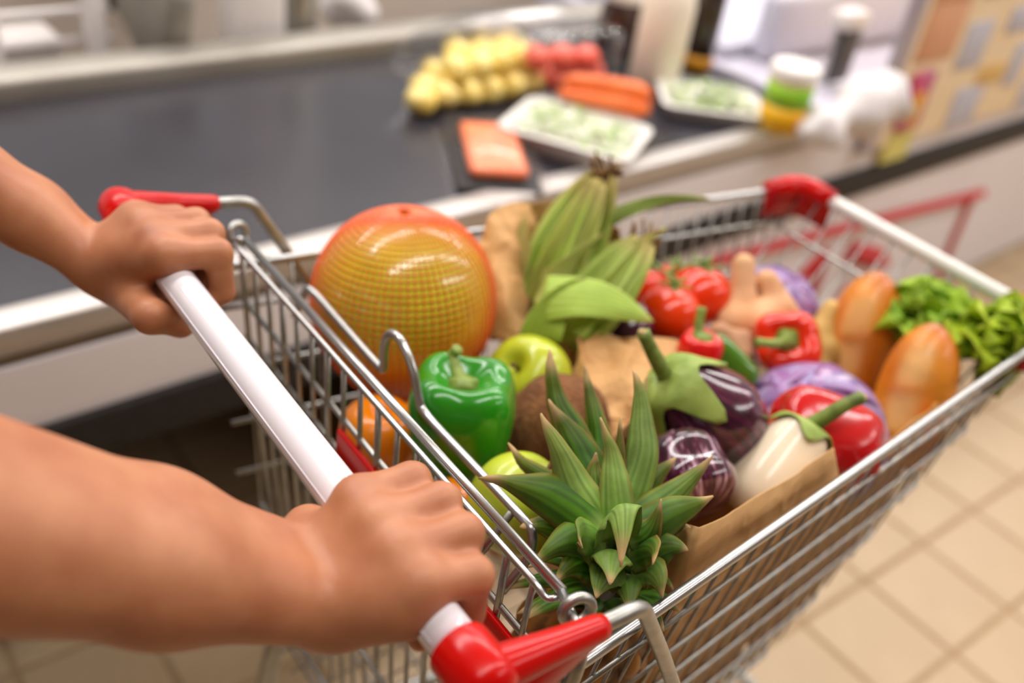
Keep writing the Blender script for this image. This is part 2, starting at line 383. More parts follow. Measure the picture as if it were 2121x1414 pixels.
# rim in one loop, open at the back
wire(rbend([(-.249, .066, ZR)]+[side(t, -1) for t in (0.02, .985)]+[V3(-FW+.012, YF+.004, ZF), V3(FW-.012, YF+.004, ZF)]+[side(t, 1) for t in (.985, .02)]+[(.249, .066, ZR)], .012), .0042, 12, 'rim_wire', chromeB)
for dz, rr in ((.042, .0022), (.105, .0025), (.165, .0025), (.225, .0025), (.30, .0025), (.37, .0025)):
    z0 = ZR-dz; z1 = ZF-dz; zz = [(y, z0+(z1-z0)*(y-YR)/(YF-YR)) for y in (YR, .3, .5, .7)]
    yf = front_y(z1); pl = [V3(xin(y, z), y, z) for y, z in zz if y < yf-.03]+[V3(xin(yf, z1), yf-.004, z1)]
    pts = [p*V3(-1, 1, 1) for p in pl]+pl[::-1]
    wire(rbend(pts, .02, 4), rr)
for s in (-1, 1):
    y = .095
    while y < .80:
        t = (y-YR)/(YF-YR); zt = ZR+(ZF-ZR)*t; zb = floor_z(y) if y < YB else BZ1+(ZF-BZ1)*(y-YB)/(YF-YB)
        if zt-zb > .02:
            wire([(s*(xin(y, zt)-.002), y, zt), (s*(xin(y, (zt+zb)/2)-.003), y, (zt+zb)/2), (s*(xin(y, zb)-.003), y, zb)], .0014, 6)
        y += .0238
for i in range(-6, 7):
    x = i*.0268*1.0
    k = x/(6*.0268)
    wire([(k*(xin(.12, BZ0)-.01), .085, BZ0), (k*(xin(YB, BZ1)-.012), YB, BZ1), (k*(FW-.012), YF-.002, ZF)], .0015, 6)
for i in range(9):
    y = .1+i*.052; wire([(-xin(y, floor_z(y))+.003, y, floor_z(y)-.003), (xin(y, floor_z(y))-.003, y, floor_z(y)-.003)], .002, 6)
adopt(basket)
for c in basket.children: c.matrix_parent_inverse = Matrix.Translation(-Vector((0, .4, .5)))
basket.matrix_parent_inverse = Matrix.Translation(-Vector((0, .4, 0)))
# front bumper sleeve with red corner caps
fb = V3(-FW+.03, YF+.006, ZF+.003); fe = V3(FW-.03, YF+.006, ZF+.003)
mk('front_sleeve', *tube([fb+(fe-fb)*t for t in np.linspace(.0, 1, 9)], [.0076]+[.0086]*7+[.0076], 16), grey_sleeve, ct)
for s in (-1, 1):
    c0 = side(.93, s)+V3(0, 0, .002); c1 = side(1.0, s)+V3(-s*.002, .004, .004); c2 = V3(s*(FW-.05), YF+.007, ZF+.003)
    pth = rbend([c0, c1, c2], .022, 6)
    up = tube(pth, [.0115]+[.0145]*(len(pth)-2)+[.0125], 14)
    sk = []
    for q in pth: sk += [q+V3(0, 0, .008), q+V3(0, 0, -.036)]
    n = len(pth); o_ = np.array([(-s*.004, -.004, 0)]); sk = np.array(sk); Vs = np.concatenate([sk-o_, sk+o_*1.6])
    Fs = []
    for i in range(n-1):
        a = 2*i; b = 2*n+2*i; Fs += [(a, a+1, a+3, a+2), (b, b+2, b+3, b+1), (a, a+2, b+2, b), (a+1, b+1, b+3, a+3)]
    Fs += [(0, 2*n, 2*n+1, 1), (2*n-2, 2*n-1, 4*n-1, 4*n-2)]
    mk('front_corner', *join(up, (Vs, Fs)), red_plastic, ct)
# hinged rear gate
GX, GY, GZ = .2336, .0912, .9616
gate = empty('rear_gate', (0, GY, .5)); gate.parent = ct
def gw(pts, r, n=10, name='wire', m=chrome): return mk(name, *tube(pts, r, n), m, gate)
gw([(-GX+.004, GY, GZ), (GX-.012, GY, GZ)], .0034, 14, 'top_rod', chromeB)
gw(rbend([(-GX+.01, GY-.004, GZ+.004), (-GX, GY-.0085, GZ-.003), (GX-.026, GY-.0085, GZ-.003), (GX-.016, GY-.007, GZ-.008), (GX-.012, GY-.001, GZ-.004)], .006), .0025, 12, 'lower_rod', chromeB)
for i in range(17):
    x = -.214+i*.0262
    if x > .212: break
    gw(rbend([(x, GY-.0085, GZ-.005), (x*.985, GY-.006, .88), (x*.9, GY+.02, .51)], .02), .0021 if i % 3 else .0026, 8)
for z, r in ((.907, .0026), (.868, .0024), (.78, .0026), (.66, .0026), (.52, .0028)):
    k = (z-.5)/.46; gw([(-.222*(.9+.1*k), GY+.016*(1-k)-.008, z), (.222*(.9+.1*k), GY+.016*(1-k)-.008, z)], r, 8)
flap, ff = box((-.03, .078, .868), (.205, .083, .901), .002); mk('seat_flap', flap, ff, red_plastic, gate)
fl2, ff2 = box((-.08, .050, .868), (.13, .072, .872)); mk('seat_shelf', fl2, ff2, mat('grey flap', 'A59E98', .5), gate, smooth=False)
adopt(gate)
for c in gate.children: c.matrix_parent_inverse = Matrix.Translation(-Vector((0, GY, .5)))
gate.matrix_parent_inverse = Matrix.Translation(-Vector((0, .4, 0)))
def torus(c, R, r, ax, n=22, k=10):
    V = []; F = []
    for i in range(n):
        a = i*2*math.pi/n
        for j in range(k):
            b = j*2*math.pi/k; V.append(((R+r*math.cos(b))*math.cos(a), (R+r*math.cos(b))*math.sin(a), r*math.sin(b)))
            F.append((i*k+j, ((i+1) % n)*k+j, ((i+1) % n)*k+(j+1) % k, i*k+(j+1) % k))
    return place(V, c, ax), F
mk('hinge_ring', *torus((GX+.004, GY-.002, GZ+.001), .0088, .0036, axes((.8, -.25, .2))), chrome, ct)
mk('hinge_ring', *torus((-GX-.004, GY-.002, GZ+.001), .0088, .0036, axes((.8, .25, .2))), chrome, ct)
mk('hinge_pin', *tube([(GX-.014, GY, GZ), (GX+.022, GY-.012, GZ+.0)], .003, 10), chromeB, ct)
mk('hinge_pin', *tube([(-GX+.008, GY, GZ), (-GX-.02, GY+.012, GZ-.012)], .003, 10), chromeB, ct)
# child-seat wire inside the basket with its S-shaped bump
sp = [(-.184, .118, .90), (-.183, .126, .922), (-.176, .13, .929), (-.12, .13, .928), (-.058, .13, .926), (-.051, .13, .930), (-.051, .13, .95), (-.045, .13, .966), (-.031, .13, .970), (-.018, .13, .964), (-.007, .13, .953), (.003, .13, .936), (.016, .13, .928), (.08, .13, .928), (.138, .13, .928), (.150, .13, .924), (.154, .126, .905), (.152, .11, .88)]
mk('seat_wire', *tube(spline(sp, 90), .0034, 12), chromeB, ct)
mk('seat_wire', *tube([(.128, .13, .928), (.122, .121, .900), (.12, .10, .87)], .003, 8), chrome, ct)
# chassis and castors
for s in (-1, 1):
    mk('chassis_tube', *tube(rbend([(s*.185, .11, .50), (s*.22, .10, .34), (s*.245, .12, .16), (s*.20, .80, .14), (s*.18, .86, .12)], .05), .011, 14), chrome, ct)
    mk('basket_strut', *tube([(s*.20, .62, .145), (s*.17, .45, .50)], .009, 10), chrome, ct)
    for y, x in ((.16, .25), (.80, .19)):
        w = empty('castor', (s*x, y, .05)); w.parent = ct
        mk('wheel', *tube([(s*x-.016, y, .055), (s*x-.013, y, .055), (s*x+.013, y, .055), (s*x+.016, y, .055)], [.046, .055, .055, .046], 24), rubber, w)
        mk('fork', *join(box((s*x-.023, y-.014, .045), (s*x-.019, y+.014, .125)), box((s*x+.019, y-.014, .045), (s*x+.023, y+.014, .125)), box((s*x-.023, y-.014, .12), (s*x+.023, y+.014, .128))), chrome, w, smooth=False)
        for c in w.children: c.matrix_parent_inverse = Matrix.Translation(-Vector((s*x, y, .05)))
        w.matrix_parent_inverse = Matrix.Translation(-Vector((0, .4, 0)))
mk('chassis_tube', *tube([(-.25, .14, .16), (.25, .14, .16)], .009, 10), chrome, ct)
mk('chassis_tube', *tube([(-.19, .8, .14), (.19, .8, .14)], .009, 10), chrome, ct)
for c in ct.children:
    if c.type == 'MESH': c.matrix_parent_inverse = Matrix.Translation(-Vector((0, .4, 0)))

# ------------------------------------------------------------------ person: two forearms with gripping hands
def arm(s, xs, wrist, mid, elbow, thumb, rads, zoff=(0, .003, .001, -.006), yoff=(0, .004, .003, -.005)):
    pr = []; wrist, mid, elbow = map(np.asarray, (wrist, mid, elbow)); xm = sum(xs)/4
    fd = nrm(wrist-mid); across = nrm(V3(1, 0, 0)-fd*fd[0])
    # forearm: two bones make an oval section
    rw, rm, re = rads
    for k in (-1, 1):
        o = across*k
        pr += [(elbow+o*.014, mid+o*.016, re, rm, .02), (mid+o*.016, wrist+o*.0155, rm, rw, .02)]
    pr += [(wrist+across*x*.0155, V3(xm+x*.024, -.006, HZ+.017), rw*.86, .0145, .016) for x in (-1, 0, 1)]
    for i, x in enumerate(xs):
        mcp = V3(x, .0315+yoff[i], HZ+.0175+zoff[i]); wp = wrist+across*((x-xm)*.45)
        midp = V3(x*.92+wp[0]*.08, -.004, HZ+.0205+zoff[i]*.5)
        pr += [(wp+nrm(midp-wp)*.012, midp, rw*.72, .0122, .012), (midp, mcp, .0118, .0112, .008)]
        f = (1.0, 1.05, 1.0, .86)[i]
        pip = V3(x+s*.001*(i-1.5), .0335*f+yoff[i]*.5, HZ-.0165); dip = V3(x*.99+xm*.01, .015, HZ-.0265*min(f, 1)); tp = V3(x*.98+xm*.02, -.003, HZ-.0225)
        pr += [(mcp, pip, .0112*f**.5, .0098*f**.5, .0045), (pip, dip, .0096*f**.5, .0088*f**.5, .003), (dip, tp, .0086*f**.5, .0075*f**.5, .003)]
    # heel of the hand and thumb
    pr += [(wrist+across*(s*.014), V3(xs[3]-s*.004, -.014, HZ+.003), .018, .0155, .014)]
    pr += [(wrist+V3(0, .012, -.004), V3(xm+s*.012, -.018, HZ+.0), .019, .0165, .014)]
    t0, t1, t2, t3 = [np.asarray(q) for q in thumb]
    pr += [(t0, t1, .0165, .0125, .014), (t1, t2, .012, .0105, .006), (t2, t3, .0105, .008, .004)]
    return sdf_mesh(pr, .0022)
pers = empty('person', (0, -.3, 1.0), "person's two bare forearms and hands gripping the white cart handle", 'person')
RX = (.143, .168, .192, .2145)
wr = P(672, 1218, .535); md = P(330, 1150, .475); el = P(-150, 1060, .40)
Vr, Fr = arm(1, RX, wr, md, el, (wr+V3(-.018, .012, -.006), (.124, -.024, HZ-.010), (.131, -.002, HZ-.026), (.142, .016, HZ-.026)), (.0205, .030, .040))
mk('arm', Vr, Fr, skin_m, pers)
LX = (-.138, -.163, -.187, -.2095)
wl = P(212, 545, .775); ml = P(60, 440, .755); ell = P(-260, 216, .69)
Vl, Fl = arm(-1, LX, wl, ml, ell, (wl+V3(.016, .006, -.012), (-.121, -.027, HZ-.013), (-.125, -.004, HZ-.028), (-.134, .016, HZ-.027)), (.0195, .0215, .029))
mk('arm', Vl, Fl, skin_m, pers)
adopt(pers)

# ------------------------------------------------------------------ produce in the cart
def paper_bag(name, loop, zt, zb, m, label, amp=.006, seed=1, shrink=.9, fold=.0, nlev=16, group=None, cat='paper bag', patch=None):
    """open-topped crumpled bag: loop of plan points, height of the lip at each of them"""
    loop = np.asarray(loop, float); k = len(loop); zt = np.asarray(zt, float); n = k*7
    tt = np.arange(n)/n*k; i0 = tt.astype(int) % k; i1 = (i0+1) % k; f = (tt-tt.astype(int))
    ff = f[:, None]; xy = loop[i0]*(1-ff)+loop[i1]*ff; top = zt[i0]*(1-f)+zt[i1]*f
    c = loop.mean(0); V = []
    for a in range(nlev):
        q = a/(nlev-1); sc = shrink+(1-shrink)*q
        for j in range(n):
            z = zb+(top[j]-zb)*q; p = Vector((*(c+(xy[j]-c)*sc), z))
            cr = noise.ridged_multi_fractal(p*13+Vector((seed*5, 0, 0)), 1, 2, 3, 1, 2)-1.0
            nn = noise.noise_vector(p*22+Vector((0, seed*9, 0)))
            d = nrm(np.array([xy[j][0]-c[0], xy[j][1]-c[1], 0]))
            w = min(1, .35+q)
            V.append(np.array(p)+d*(amp*cr*.5*w)+np.array(nn)*amp*.55*w)
    F = [(a*n+j, a*n+(j+1) % n, (a+1)*n+(j+1) % n, (a+1)*n+j) for a in range(nlev-1) for j in range(n)]
    F.append(tuple(range(n-1, -1, -1)))
    V = np.array(V); zmin = np.where(V[:, 1] < YB, BZ0+(BZ1-BZ0)*(V[:, 1]-YR)/(YB-YR), BZ1+(ZF-BZ1)*(V[:, 1]-YB)/(YF-YB))+.007
    V[:, 2] = np.maximum(V[:, 2], zmin); lim = np.array([xin(p[1], p[2]) for p in V])-.0065; V[:, 0] = np.clip(V[:, 0], -lim, lim); V = list(V)   # rests inside the wires
    if patch is not None:      # lip folded outwards, 3 rows of 4 control points
        ctl = np.array(patch).reshape(3, 4, 3); n0 = len(V); A_, B_ = 18, 24
        rows = [spline(ctl[r], B_+1) for r in range(3)]
        for b in range(B_+1):
            for p in spline([rows[0][b], rows[1][b], rows[2][b]], A_+1):
                q = Vector(p); V.append(p+np.array(noise.noise_vector(q*34))*amp*.75+np.array([.3, -.5, .8])*amp*.75*(noise.ridged_multi_fractal(q*16, 1, 2, 3, 1, 2)-1))
        F += [(n0+b*(A_+1)+a, n0+b*(A_+1)+a+1, n0+(b+1)*(A_+1)+a+1, n0+(b+1)*(A_+1)+a) for b in range(B_) for a in range(A_)]
    return mk(name, V, F, m, smooth=patch is None, solid=.0007, label=label, cat=cat, group=group)

paper_bag('paper_bag', [(.213, .222), (.209, .27), (.203, .33), (.197, .395), (.190, .45), (.12, .46), (.06, .42), (.05, .33), (.07, .26), (.15, .228)],
          [.943, .935, .929, .930, .86, .86, .88, .88, .88, .90], .505, paper_m, 'brown paper bag by the side wires holding the eggplants', .004, 3, .93)
paper_bag('paper_bag', [(.03, .315), (.075, .38), (.09, .45), (.03, .475), (-.05, .45), (-.075, .38), (-.03, .325)],
          [.87, .86, .845, .84, .86, .89, .89], .505, paper_m, 'crumpled brown paper bag standing behind the coconut', .011, 5, .8,
          patch=[P(1185, 705, .935), P(1300, 688, .95), P(1395, 705, .95), P(1490, 745, .94), P(1215, 800, .895), P(1290, 775, .90), P(1370, 790, .90), P(1560, 850, .92), P(1225, 930, .865), P(1300, 900, .86), P(1370, 900, .865), P(1590, 960, .90)])
paper_bag('paper_bag', [(-.13, .335), (-.085, .37), (-.09, .44), (-.15, .47), (-.205, .44), (-.212, .37)],
          [.885, .86, .88, .93, .95, .94], .505, paper_m, 'brown paper bag wrapped around the corn ears', .010, 8, .8,
          patch=[P(992, 500, .98), P(1030, 440, .985), P(1075, 415, 1.0), P(1118, 430, 1.04), P(1010, 600, .955), P(1035, 585, .95), P(1068, 600, .96), P(1110, 650, .98), P(1020, 700, .95), P(1050, 700, .94), P(1085, 690, .945), P(1120, 730, .96)])
paper_bag('bakery_bag', [(.190, .44), (.180, .53), (.168, .63), (.12, .68), (.04, .70), (0.0, .69), (.0, .63), (.04, .58), (.10, .50), (.15, .44)],
          [.86, .875, .87, .82, .80, .80, .80, .81, .82, .84], .60, paper_pale, 'pale bakery paper bag around the two baguettes', .005, 11, .8, cat='paper bag')

# pomelo in a net
pom = empty('pomelo', P(835, 740, .93), 'large net-wrapped pomelo with orange net beside the handle gate', 'pomelo')
pc = P(836, 632, .93); pax = axes(nrm(V3(-.12, 0, 1)))
prof = [(.086*math.sin(t)**.97*(1-.05*math.cos(t)), -.093*math.cos(t)) for t in np.linspace(.02, math.pi-.02, 40)]
Vp, Fp = revolve(prof, 56); tz = (Vp[:, 2]+.093)/.186
ang = np.arctan2(Vp[:, 1], Vp[:, 0])
c = mixc('F2A418', 'D8DC34', smoothstep(.1, .75, tz+.12*np.sin(ang*2+1)))
mk('fruit', place(Vp, pc, pax), Fp, vcol_mat('pomelo rind', .25, coat=1., bump=.25, bscale=140, var=.12, vscale=40), pom, cols=c)
prof2 = [(.0872*math.sin(t)**.97*(1-.05*math.cos(t)), -.0942*math.cos(t)) for t in np.linspace(.10, math.pi-.03, 46)]
Vn, Fn = revolve(prof2, 72); net = mk('net', place(Vn, pc, pax), Fn[:-2], mat('orange net strands', 'F26422', .3, coat=.3), pom); net['kind'] = 'stuff'
wm = net.modifiers.new('strands', 'WIREFRAME'); wm.thickness = .0014; wm.use_even_offset = False
adopt(pom)

def fruit_stem(pts, r, parent, m=None, name='stem', n=10): return mk(name, *tube(pts, r, n), m or green_stem, parent)
def pepper(label, c, ax_dir, R, L, lobes, col, col2, stem_pts, seed=0, dip=.14, cat='pepper', name='bell_pepper', taper=.0):
    r_ = empty(name, np.asarray(c)-V3(0, 0, L*.5), label, cat); ax = axes(ax_dir, (1, .3*seed, .2))
    pr = spline([(.02*R, .07*L), (.35*R, .0), (.72*R, .05*L), (.9*R, .22*L), (1.*R, .55*L), (1.0*R, .78*L), (.86*R, .94*L), (.6*R, 1.0*L), (.34*R, (1-dip*.5)*L), (.14*R, (1-dip)*L), (.02*R, (1-dip)*L)], 40)
    def fn(r, z, A, T):
        k = .05+.10*np.abs(T-.45)*2
        r2 = r*(1+k*np.cos(lobes*A+seed)+.03*np.cos(2*A+seed*2))*(1-taper*(1-T)); z2 = z-.05*L*(1-T)*np.cos(lobes*A+seed+3.14)*(r/R)+.035*L*smoothstep(.6, .9, T)*np.cos(lobes*A+seed)*(r/R)
        return r2, z2, 0, 0
    V, F = revolve(pr, 48, fn)
    m = mat('skin '+col+col2, col, .2, col2=col2, scale=9, coat=.35, lo=.3, hi=.7)
    mk('flesh', place(V-V3(0, 0, L/2), c, ax), F, m, r_)
    p0 = np.asarray(c)+ax[2]*L*(.5-dip-.02)
    mk('stem', *tube(spline([p0]+[np.asarray(q) for q in stem_pts], 12), np.linspace(.0065, .0045, 12)*np.array([1.1, 1.0]+[.9]*8+[1.0, 1.1]), 10), green_stem, r_)
    a = np.arange(16)*2*math.pi/16
    Vc = [(0, 0, .004)]+[(.0145*(1+.18*math.cos(5*q))*math.cos(q), .0145*(1+.18*math.cos(5*q))*math.sin(q), .0) for q in a]+[(.004*math.cos(q), .004*math.sin(q), -.006) for q in a]
    mk('calyx', place(Vc, p0+ax[2]*.006, ax), [(0, 1+j, 1+(j+1) % 16) for j in range(16)]+[(1+j, 17+j, 17+(j+1) % 16, 1+(j+1) % 16) for j in range(16)], green_stem, r_)
    return adopt(r_)
gp = P(955, 872, .80)
pepper('glossy green bell pepper by the rear gate', gp, nrm(V3(-.06, -.02, 1)), .044, .095, 4, '1E7A12', '2C9418',
       [P(938, 742, .795), P(948, 722, .79)], 1.2)
pepper('shiny red pepper behind the white eggplant', P(1705, 902, .865), nrm(P(1800, 950, .87)-P(1600, 850, .86)), .037, .094, 3, 'B80A10', 'CE1014', [P(1800, 962, .86), P(1808, 975, .86)], .4)
pepper('orange-red bell pepper with its stem facing out, behind the purple cabbage', P(1632, 716, 1.0), nrm(CP-P(1640, 720, 1.0)+V3(-.1, -.05, .25)), .034, .066, 4, 'E0260A', 'F03510', [P(1605, 712, .955), P(1566, 708, .95)], 2.1)
pepper('small red pepper with upright green stem by the tomatoes', P(1443, 738, .945), nrm(V3(0, .02, 1)), .021, .05, 3, 'D80E12', 'E41A14', [P(1446, 685, .94), P(1454, 636, .94)], .9, name='small_pepper')
pepper('small dark green pepper beside the small red pepper', P(1512, 752, .95), nrm(P(1480, 715, .95)-P(1545, 775, .95)), .017, .06, 3, '4F7F1E', '3F6E18', [P(1474, 712, .95), P(1470, 706, .95)], .3, name='small_pepper')

def apple(label, c, R, col, col2, ax_dir=(0, 0, 1), cat='apple', name='apple', sq=1.0, stem=True):
    r_ = empty(name, np.asarray(c)-V3(0, 0, R), label, cat); ax = axes(nrm(ax_dir))
    pr = spline([(.02*R, -.72*R), (.25*R, -.84*R), (.55*R, -.82*R), (.86*R, -.5*R), (1.0*R, 0), (.95*R, .45*R), (.7*R, .8*R), (.4*R, .88*R), (.18*R, .74*R), (.02*R, .58*R)], 28)
    pr = np.array(pr)*np.array([1, sq])
    V, F = revolve(pr, 32, lambda r, z, A, T: (r*(1+.03*np.cos(5*A)*(1-T)), z, 0, 0))
    mk('flesh', place(V, c, ax), F, mat('peel '+col, col, .28, col2=col2, scale=14, coat=.3, lo=.35, hi=.7), r_)
    if stem: fruit_stem([np.asarray(c)+ax[2]*R*.55*sq, np.asarray(c)+ax[2]*R*.9*sq+ax[0]*.003, np.asarray(c)+ax[2]*R*1.15*sq+ax[0]*.008], [.0022, .0018, .0024], r_, mat('brown stem', '6A4A24', .7))
    return adopt(r_)
apple('yellow-green apple between the green pepper and the corn', P(1098, 786, .905), .040, 'B9C22A', 'A9B61C', nrm(P(1040, 735, .86)-P(1098, 786, .905)))
apple('yellow-green apple under the left pineapple leaves', P(1072, 1046, .735), .0385, 'B4C832', 'C6CF3E', nrm(V3(.3, .5, 1)))
apple('orange seen through the rear gate wires below the pomelo', P(785, 905, .865), .036, 'F08A08', 'E87C04', name='orange', cat='orange', stem=False)
apple('orange deep behind the rear gate, near the green apple', P(925, 1085, .76), .034, 'E87E0A', 'D86E06', name='orange', cat='orange', stem=False)

# coconut
co = P(1155, 885, .865)
mk('coconut', *ball(co, .0465, 40, 28, (1, 1, 1.08), .05, 4), mat('coconut fibre', '8A5A34', .9, col2='6A4022', scale=60, bump=1., bscale=260, stretch=(1, 1, .25), bdist=.004), label='round brown hairy coconut behind the pineapple crown', cat='coconut')

# eggplants
def streak_mat(name, base, dark, pale, lo=.60, hi=.70):
    if name in MATS: return MATS[name]
    m = mat(name, base, .18, coat=.7); nt = m.node_tree; n = nt.nodes; b = n['Principled BSDF']
    at = n.new('ShaderNodeVertexColor'); at.layer_name = 'Col'      # stores (around, along, 0)
    mp = n.new('ShaderNodeMapping'); mp.inputs['Scale'].default_value = (1, 1, 1); nt.links.new(at.outputs[0], mp.inputs[0])
    tx = n.new('ShaderNodeTexNoise'); tx.inputs['Scale'].default_value = 1.; tx.inputs['Detail'].default_value = 3; nt.links.new(mp.outputs[0], tx.inputs[0])
    cr = n.new('ShaderNodeValToRGB'); e = cr.color_ramp.elements; e[0].position = .38; e[0].color = lin(dark); e[1].position = hi; e[1].color = lin(pale)
    k = cr.color_ramp.elements.new(lo-.06); k.color = lin(base)
    nt.links.new(tx.outputs[0], cr.inputs[0]); nt.links.new(cr.outputs[0], b.inputs['Base Color']); return m
egg_dark = streak_mat('striped purple peel', '4E1233', '2C0B20', '8E5474', .64, .76)
egg_white = mat('ivory peel', 'EADBC0', .3, col2='E2CEAC', scale=6, coat=.4, sss=.15)
egg_glint = streak_mat('purple peel with painted glints', '4A1230', '2A0A1E', 'CDA4B6', .60, .70)  # pale specks paint highlights into the purple peel
def eggplant(label, a, b, R, m, stem_pts, fat=.62, calyx=True, neck=.55, lob=.34):
    """a = calyx end, b = blossom end"""
    a = np.asarray(a, float); b = np.asarray(b, float); L = np.linalg.norm(b-a); ax = axes(nrm(b-a)); r_ = empty('eggplant', b-V3(0, 0, R), label, 'eggplant')
    pr = spline([(.05*R, -.01*L), (neck*.8*R, .0*L), (neck*R*1.05, .08*L), ((neck+.12)*R*1.05, .22*L), (.93*R, .45*L), (1.*R, fat*L), (.92*R, .82*L), (.62*R, .955*L), (.3*R, .995*L), (.02*R, L)], 44)
    n = 40; V, F = revolve(pr, n); A = np.arctan2(V[:, 1], V[:, 0])
    cc = np.stack([np.cos(A)*9+10, np.sin(A)*9+10, V[:, 2]/R*1.6], 1)
    mk('flesh', place(V, a, ax), F, m, r_, cols=cc)
    if calyx:
        prz = np.maximum.accumulate(np.array([q[1] for q in pr])+np.arange(len(pr))*1e-7); prr = np.maximum.accumulate(np.array([q[0] for q in pr])); Vc = []; K = 9; N = 40
        for i in range(K):
            t = i/(K-1)
            for j in range(N):
                q = j*2*math.pi/N; ext = L*lob*(.14+.86*abs(math.cos(2*q+.9))**3); z = -.035*L+t*(ext+.035*L)
                r = np.interp(z, prz, prr)+.0030+.001*t if z > 0 else (.35+.65*smoothstep(-.035*L, 0.0, z))*neck*R*.8+.002
                if t == 0: r = .006
                Vc.append((r*math.cos(q), r*math.sin(q), z))
        mk('calyx', place(Vc, a, ax), [(i*N+j, i*N+(j+1) % N, (i+1)*N+(j+1) % N, (i+1)*N+j) for i in range(K-1) for j in range(N)], mat('calyx green', '9AAE56', .55, col2='7E963C', scale=50, bump=.3, bscale=150), r_, solid=.0012)
        st = spline([a-ax[2]*-.004]+[np.asarray(q) for q in stem_pts], 14)
        fruit_stem(st, np.linspace(1, .72, 14)*.0075*np.array([1.25]+[1.05]+[1]*10+[1.08, 1.12]), r_, mat('eggplant stem', '7C8F3E', .55, col2='5F6F2C', scale=70, lo=.4, hi=.6, bump=.3, bscale=150))
        mk('stem_cut', *ball(st[-1], .0048, 10, 6, (1, 1, .5)), mat('cut stem', 'A8925E', .8), r_)
    return adopt(r_)
eggplant('upper purple striped eggplant with pale green calyx and long stem', P(1378, 782, .815), P(1532, 918, .865), .0455, egg_dark, [P(1356, 738, .80), P(1332, 688, .79)], neck=.55, lob=.40)
eggplant('lower dark striped eggplant with white glints, behind the pineapple leaves', P(1395, 915, .80), P(1448, 1062, .765), .0385, egg_glint, [P(1385, 900, .81)], calyx=False, neck=.72)
eggplant('white eggplant with curved green stem in the paper bag', P(1672, 880, .83), P(1548, 1075, .825), .036, egg_white, [P(1715, 860, .82), P(1750, 838, .815), P(1786, 822, .815)], neck=.62, fat=.66, lob=.15)
eggplant('purple striped eggplant half hidden under the corn husk', P(1225, 672, 1.0), P(1350, 705, .985), .034, egg_dark, [P(1200, 660, 1.0)], calyx=False, neck=.8)

# tomatoes on a vine
tom_m = mat('tomato skin', 'DE3206', .2, col2='E84408', scale=8, coat=.3, sss=.0)
vine = mat('vine green', '6B8434', .6)
for lab, q, R in (('front tomato of the vine cluster, orange-red and closest', (1386, 650, 1.01), .033), ('right tomato of the vine cluster, largest and highest', (1448, 612, 1.06), .036), ('left tomato of the vine cluster, partly behind the corn husk', (1335, 597, 1.07), .026), ('rear tomato of the vine cluster, between the others', (1395, 590, 1.10), .026)):
    c = P(*q); r_ = empty('tomato', c-V3(0, 0, R), lab, 'tomato', 'tomatoes on the vine')
    V, F = ball((0, 0, 0), R, 28, 18, (1, 1, .92)); V[:, 2] -= .12*R*np.exp(-((V[:, 0]**2+V[:, 1]**2)/(R*.3)**2))*(V[:, 2] > 0)
    mk('flesh', place(V, c, axes(nrm(V3(-.3, .25, 1)))), F, tom_m, r_)
    top = c+nrm(V3(-.3, .25, 1))*R*.82
    for k in range(5):
        a = k*1.256+R*90; d = V3(math.cos(a), math.sin(a), .35); mk('sepal', *leaf(top, top+d*R*.35+V3(0, 0, .003), top+d*R*.62, R*.18, nrm(np.cross(d, V3(0, 0, 1))), 6, 2)[:2], vine, r_, solid=.0006)
    mk('stem', *tube(spline([top, top+V3(-.004, .004, .008), P(1380, 578, 1.06)+V3(0, 0, .006)], 8), .0022, 6), vine, r_)
    adopt(r_)

# ginger
gm = mat('ginger skin', 'DDB184', .6, col2='CF9A6A', scale=24, bump=.4, bscale=60, bdist=.003)
gpr = []
for a, b, ra, rb in (((1540, 548, 1.05), (1536, 625, 1.05), .0125, .0155), ((1536, 625, 1.05), (1520, 668, 1.04), .016, .019), ((1588, 582, 1.06), (1612, 640, 1.06), .013, .0165), ((1612, 640, 1.06), (1655, 690, 1.06), .0165, .017), ((1520, 668, 1.04), (1600, 680, 1.05), .019, .019), ((1545, 665, 1.04), (1612, 640, 1.06), .017, .017), ((1600, 680, 1.05), (1600, 740, 1.06), .018, .016)):
    gpr.append((P(*a), P(*b), ra, rb, .006))
mk('ginger_root', *sdf_mesh(gpr, .0028), gm, label='large pale ginger root with two upright knobs by the tomatoes', cat='ginger')
gpr = []
gm2 = mat('dull ginger skin', 'B98A66', .7, col2='A27452', scale=30, bump=.4, bscale=70, bdist=.003)
for a, b, ra, rb in (((1490, 690, 1.0), (1515, 715, 1.0), .012, .011), ((1515, 705, 1.0), (1530, 740, .99), .010, .009), ((1540, 700, 1.0), (1545, 735, .99), .0095, .008), ((1500, 695, 1.0), (1545, 705, 1.01), .010, .010)):
    gpr.append((P(*a), P(*b), ra, rb, .004))
mk('ginger_root', *sdf_mesh(gpr, .0024), gm2, label='small darker ginger root below the large one', cat='ginger')
gpr = [(P(1700, 690, 1.09), P(1722, 640, 1.09), .015, .011, .006), (P(1700, 690, 1.09), P(1690, 760, 1.08), .016, .016, .006), (P(1715, 720, 1.08), P(1740, 745, 1.09), .013, .012, .006)]
mk('ginger_root', *sdf_mesh(gpr, .0028), mat('yellow ginger skin', 'D2AE66', .6, col2='C09A50', scale=24, bump=.4, bscale=60, bdist=.003), label='yellowish ginger root left of the rear baguette', cat='ginger')

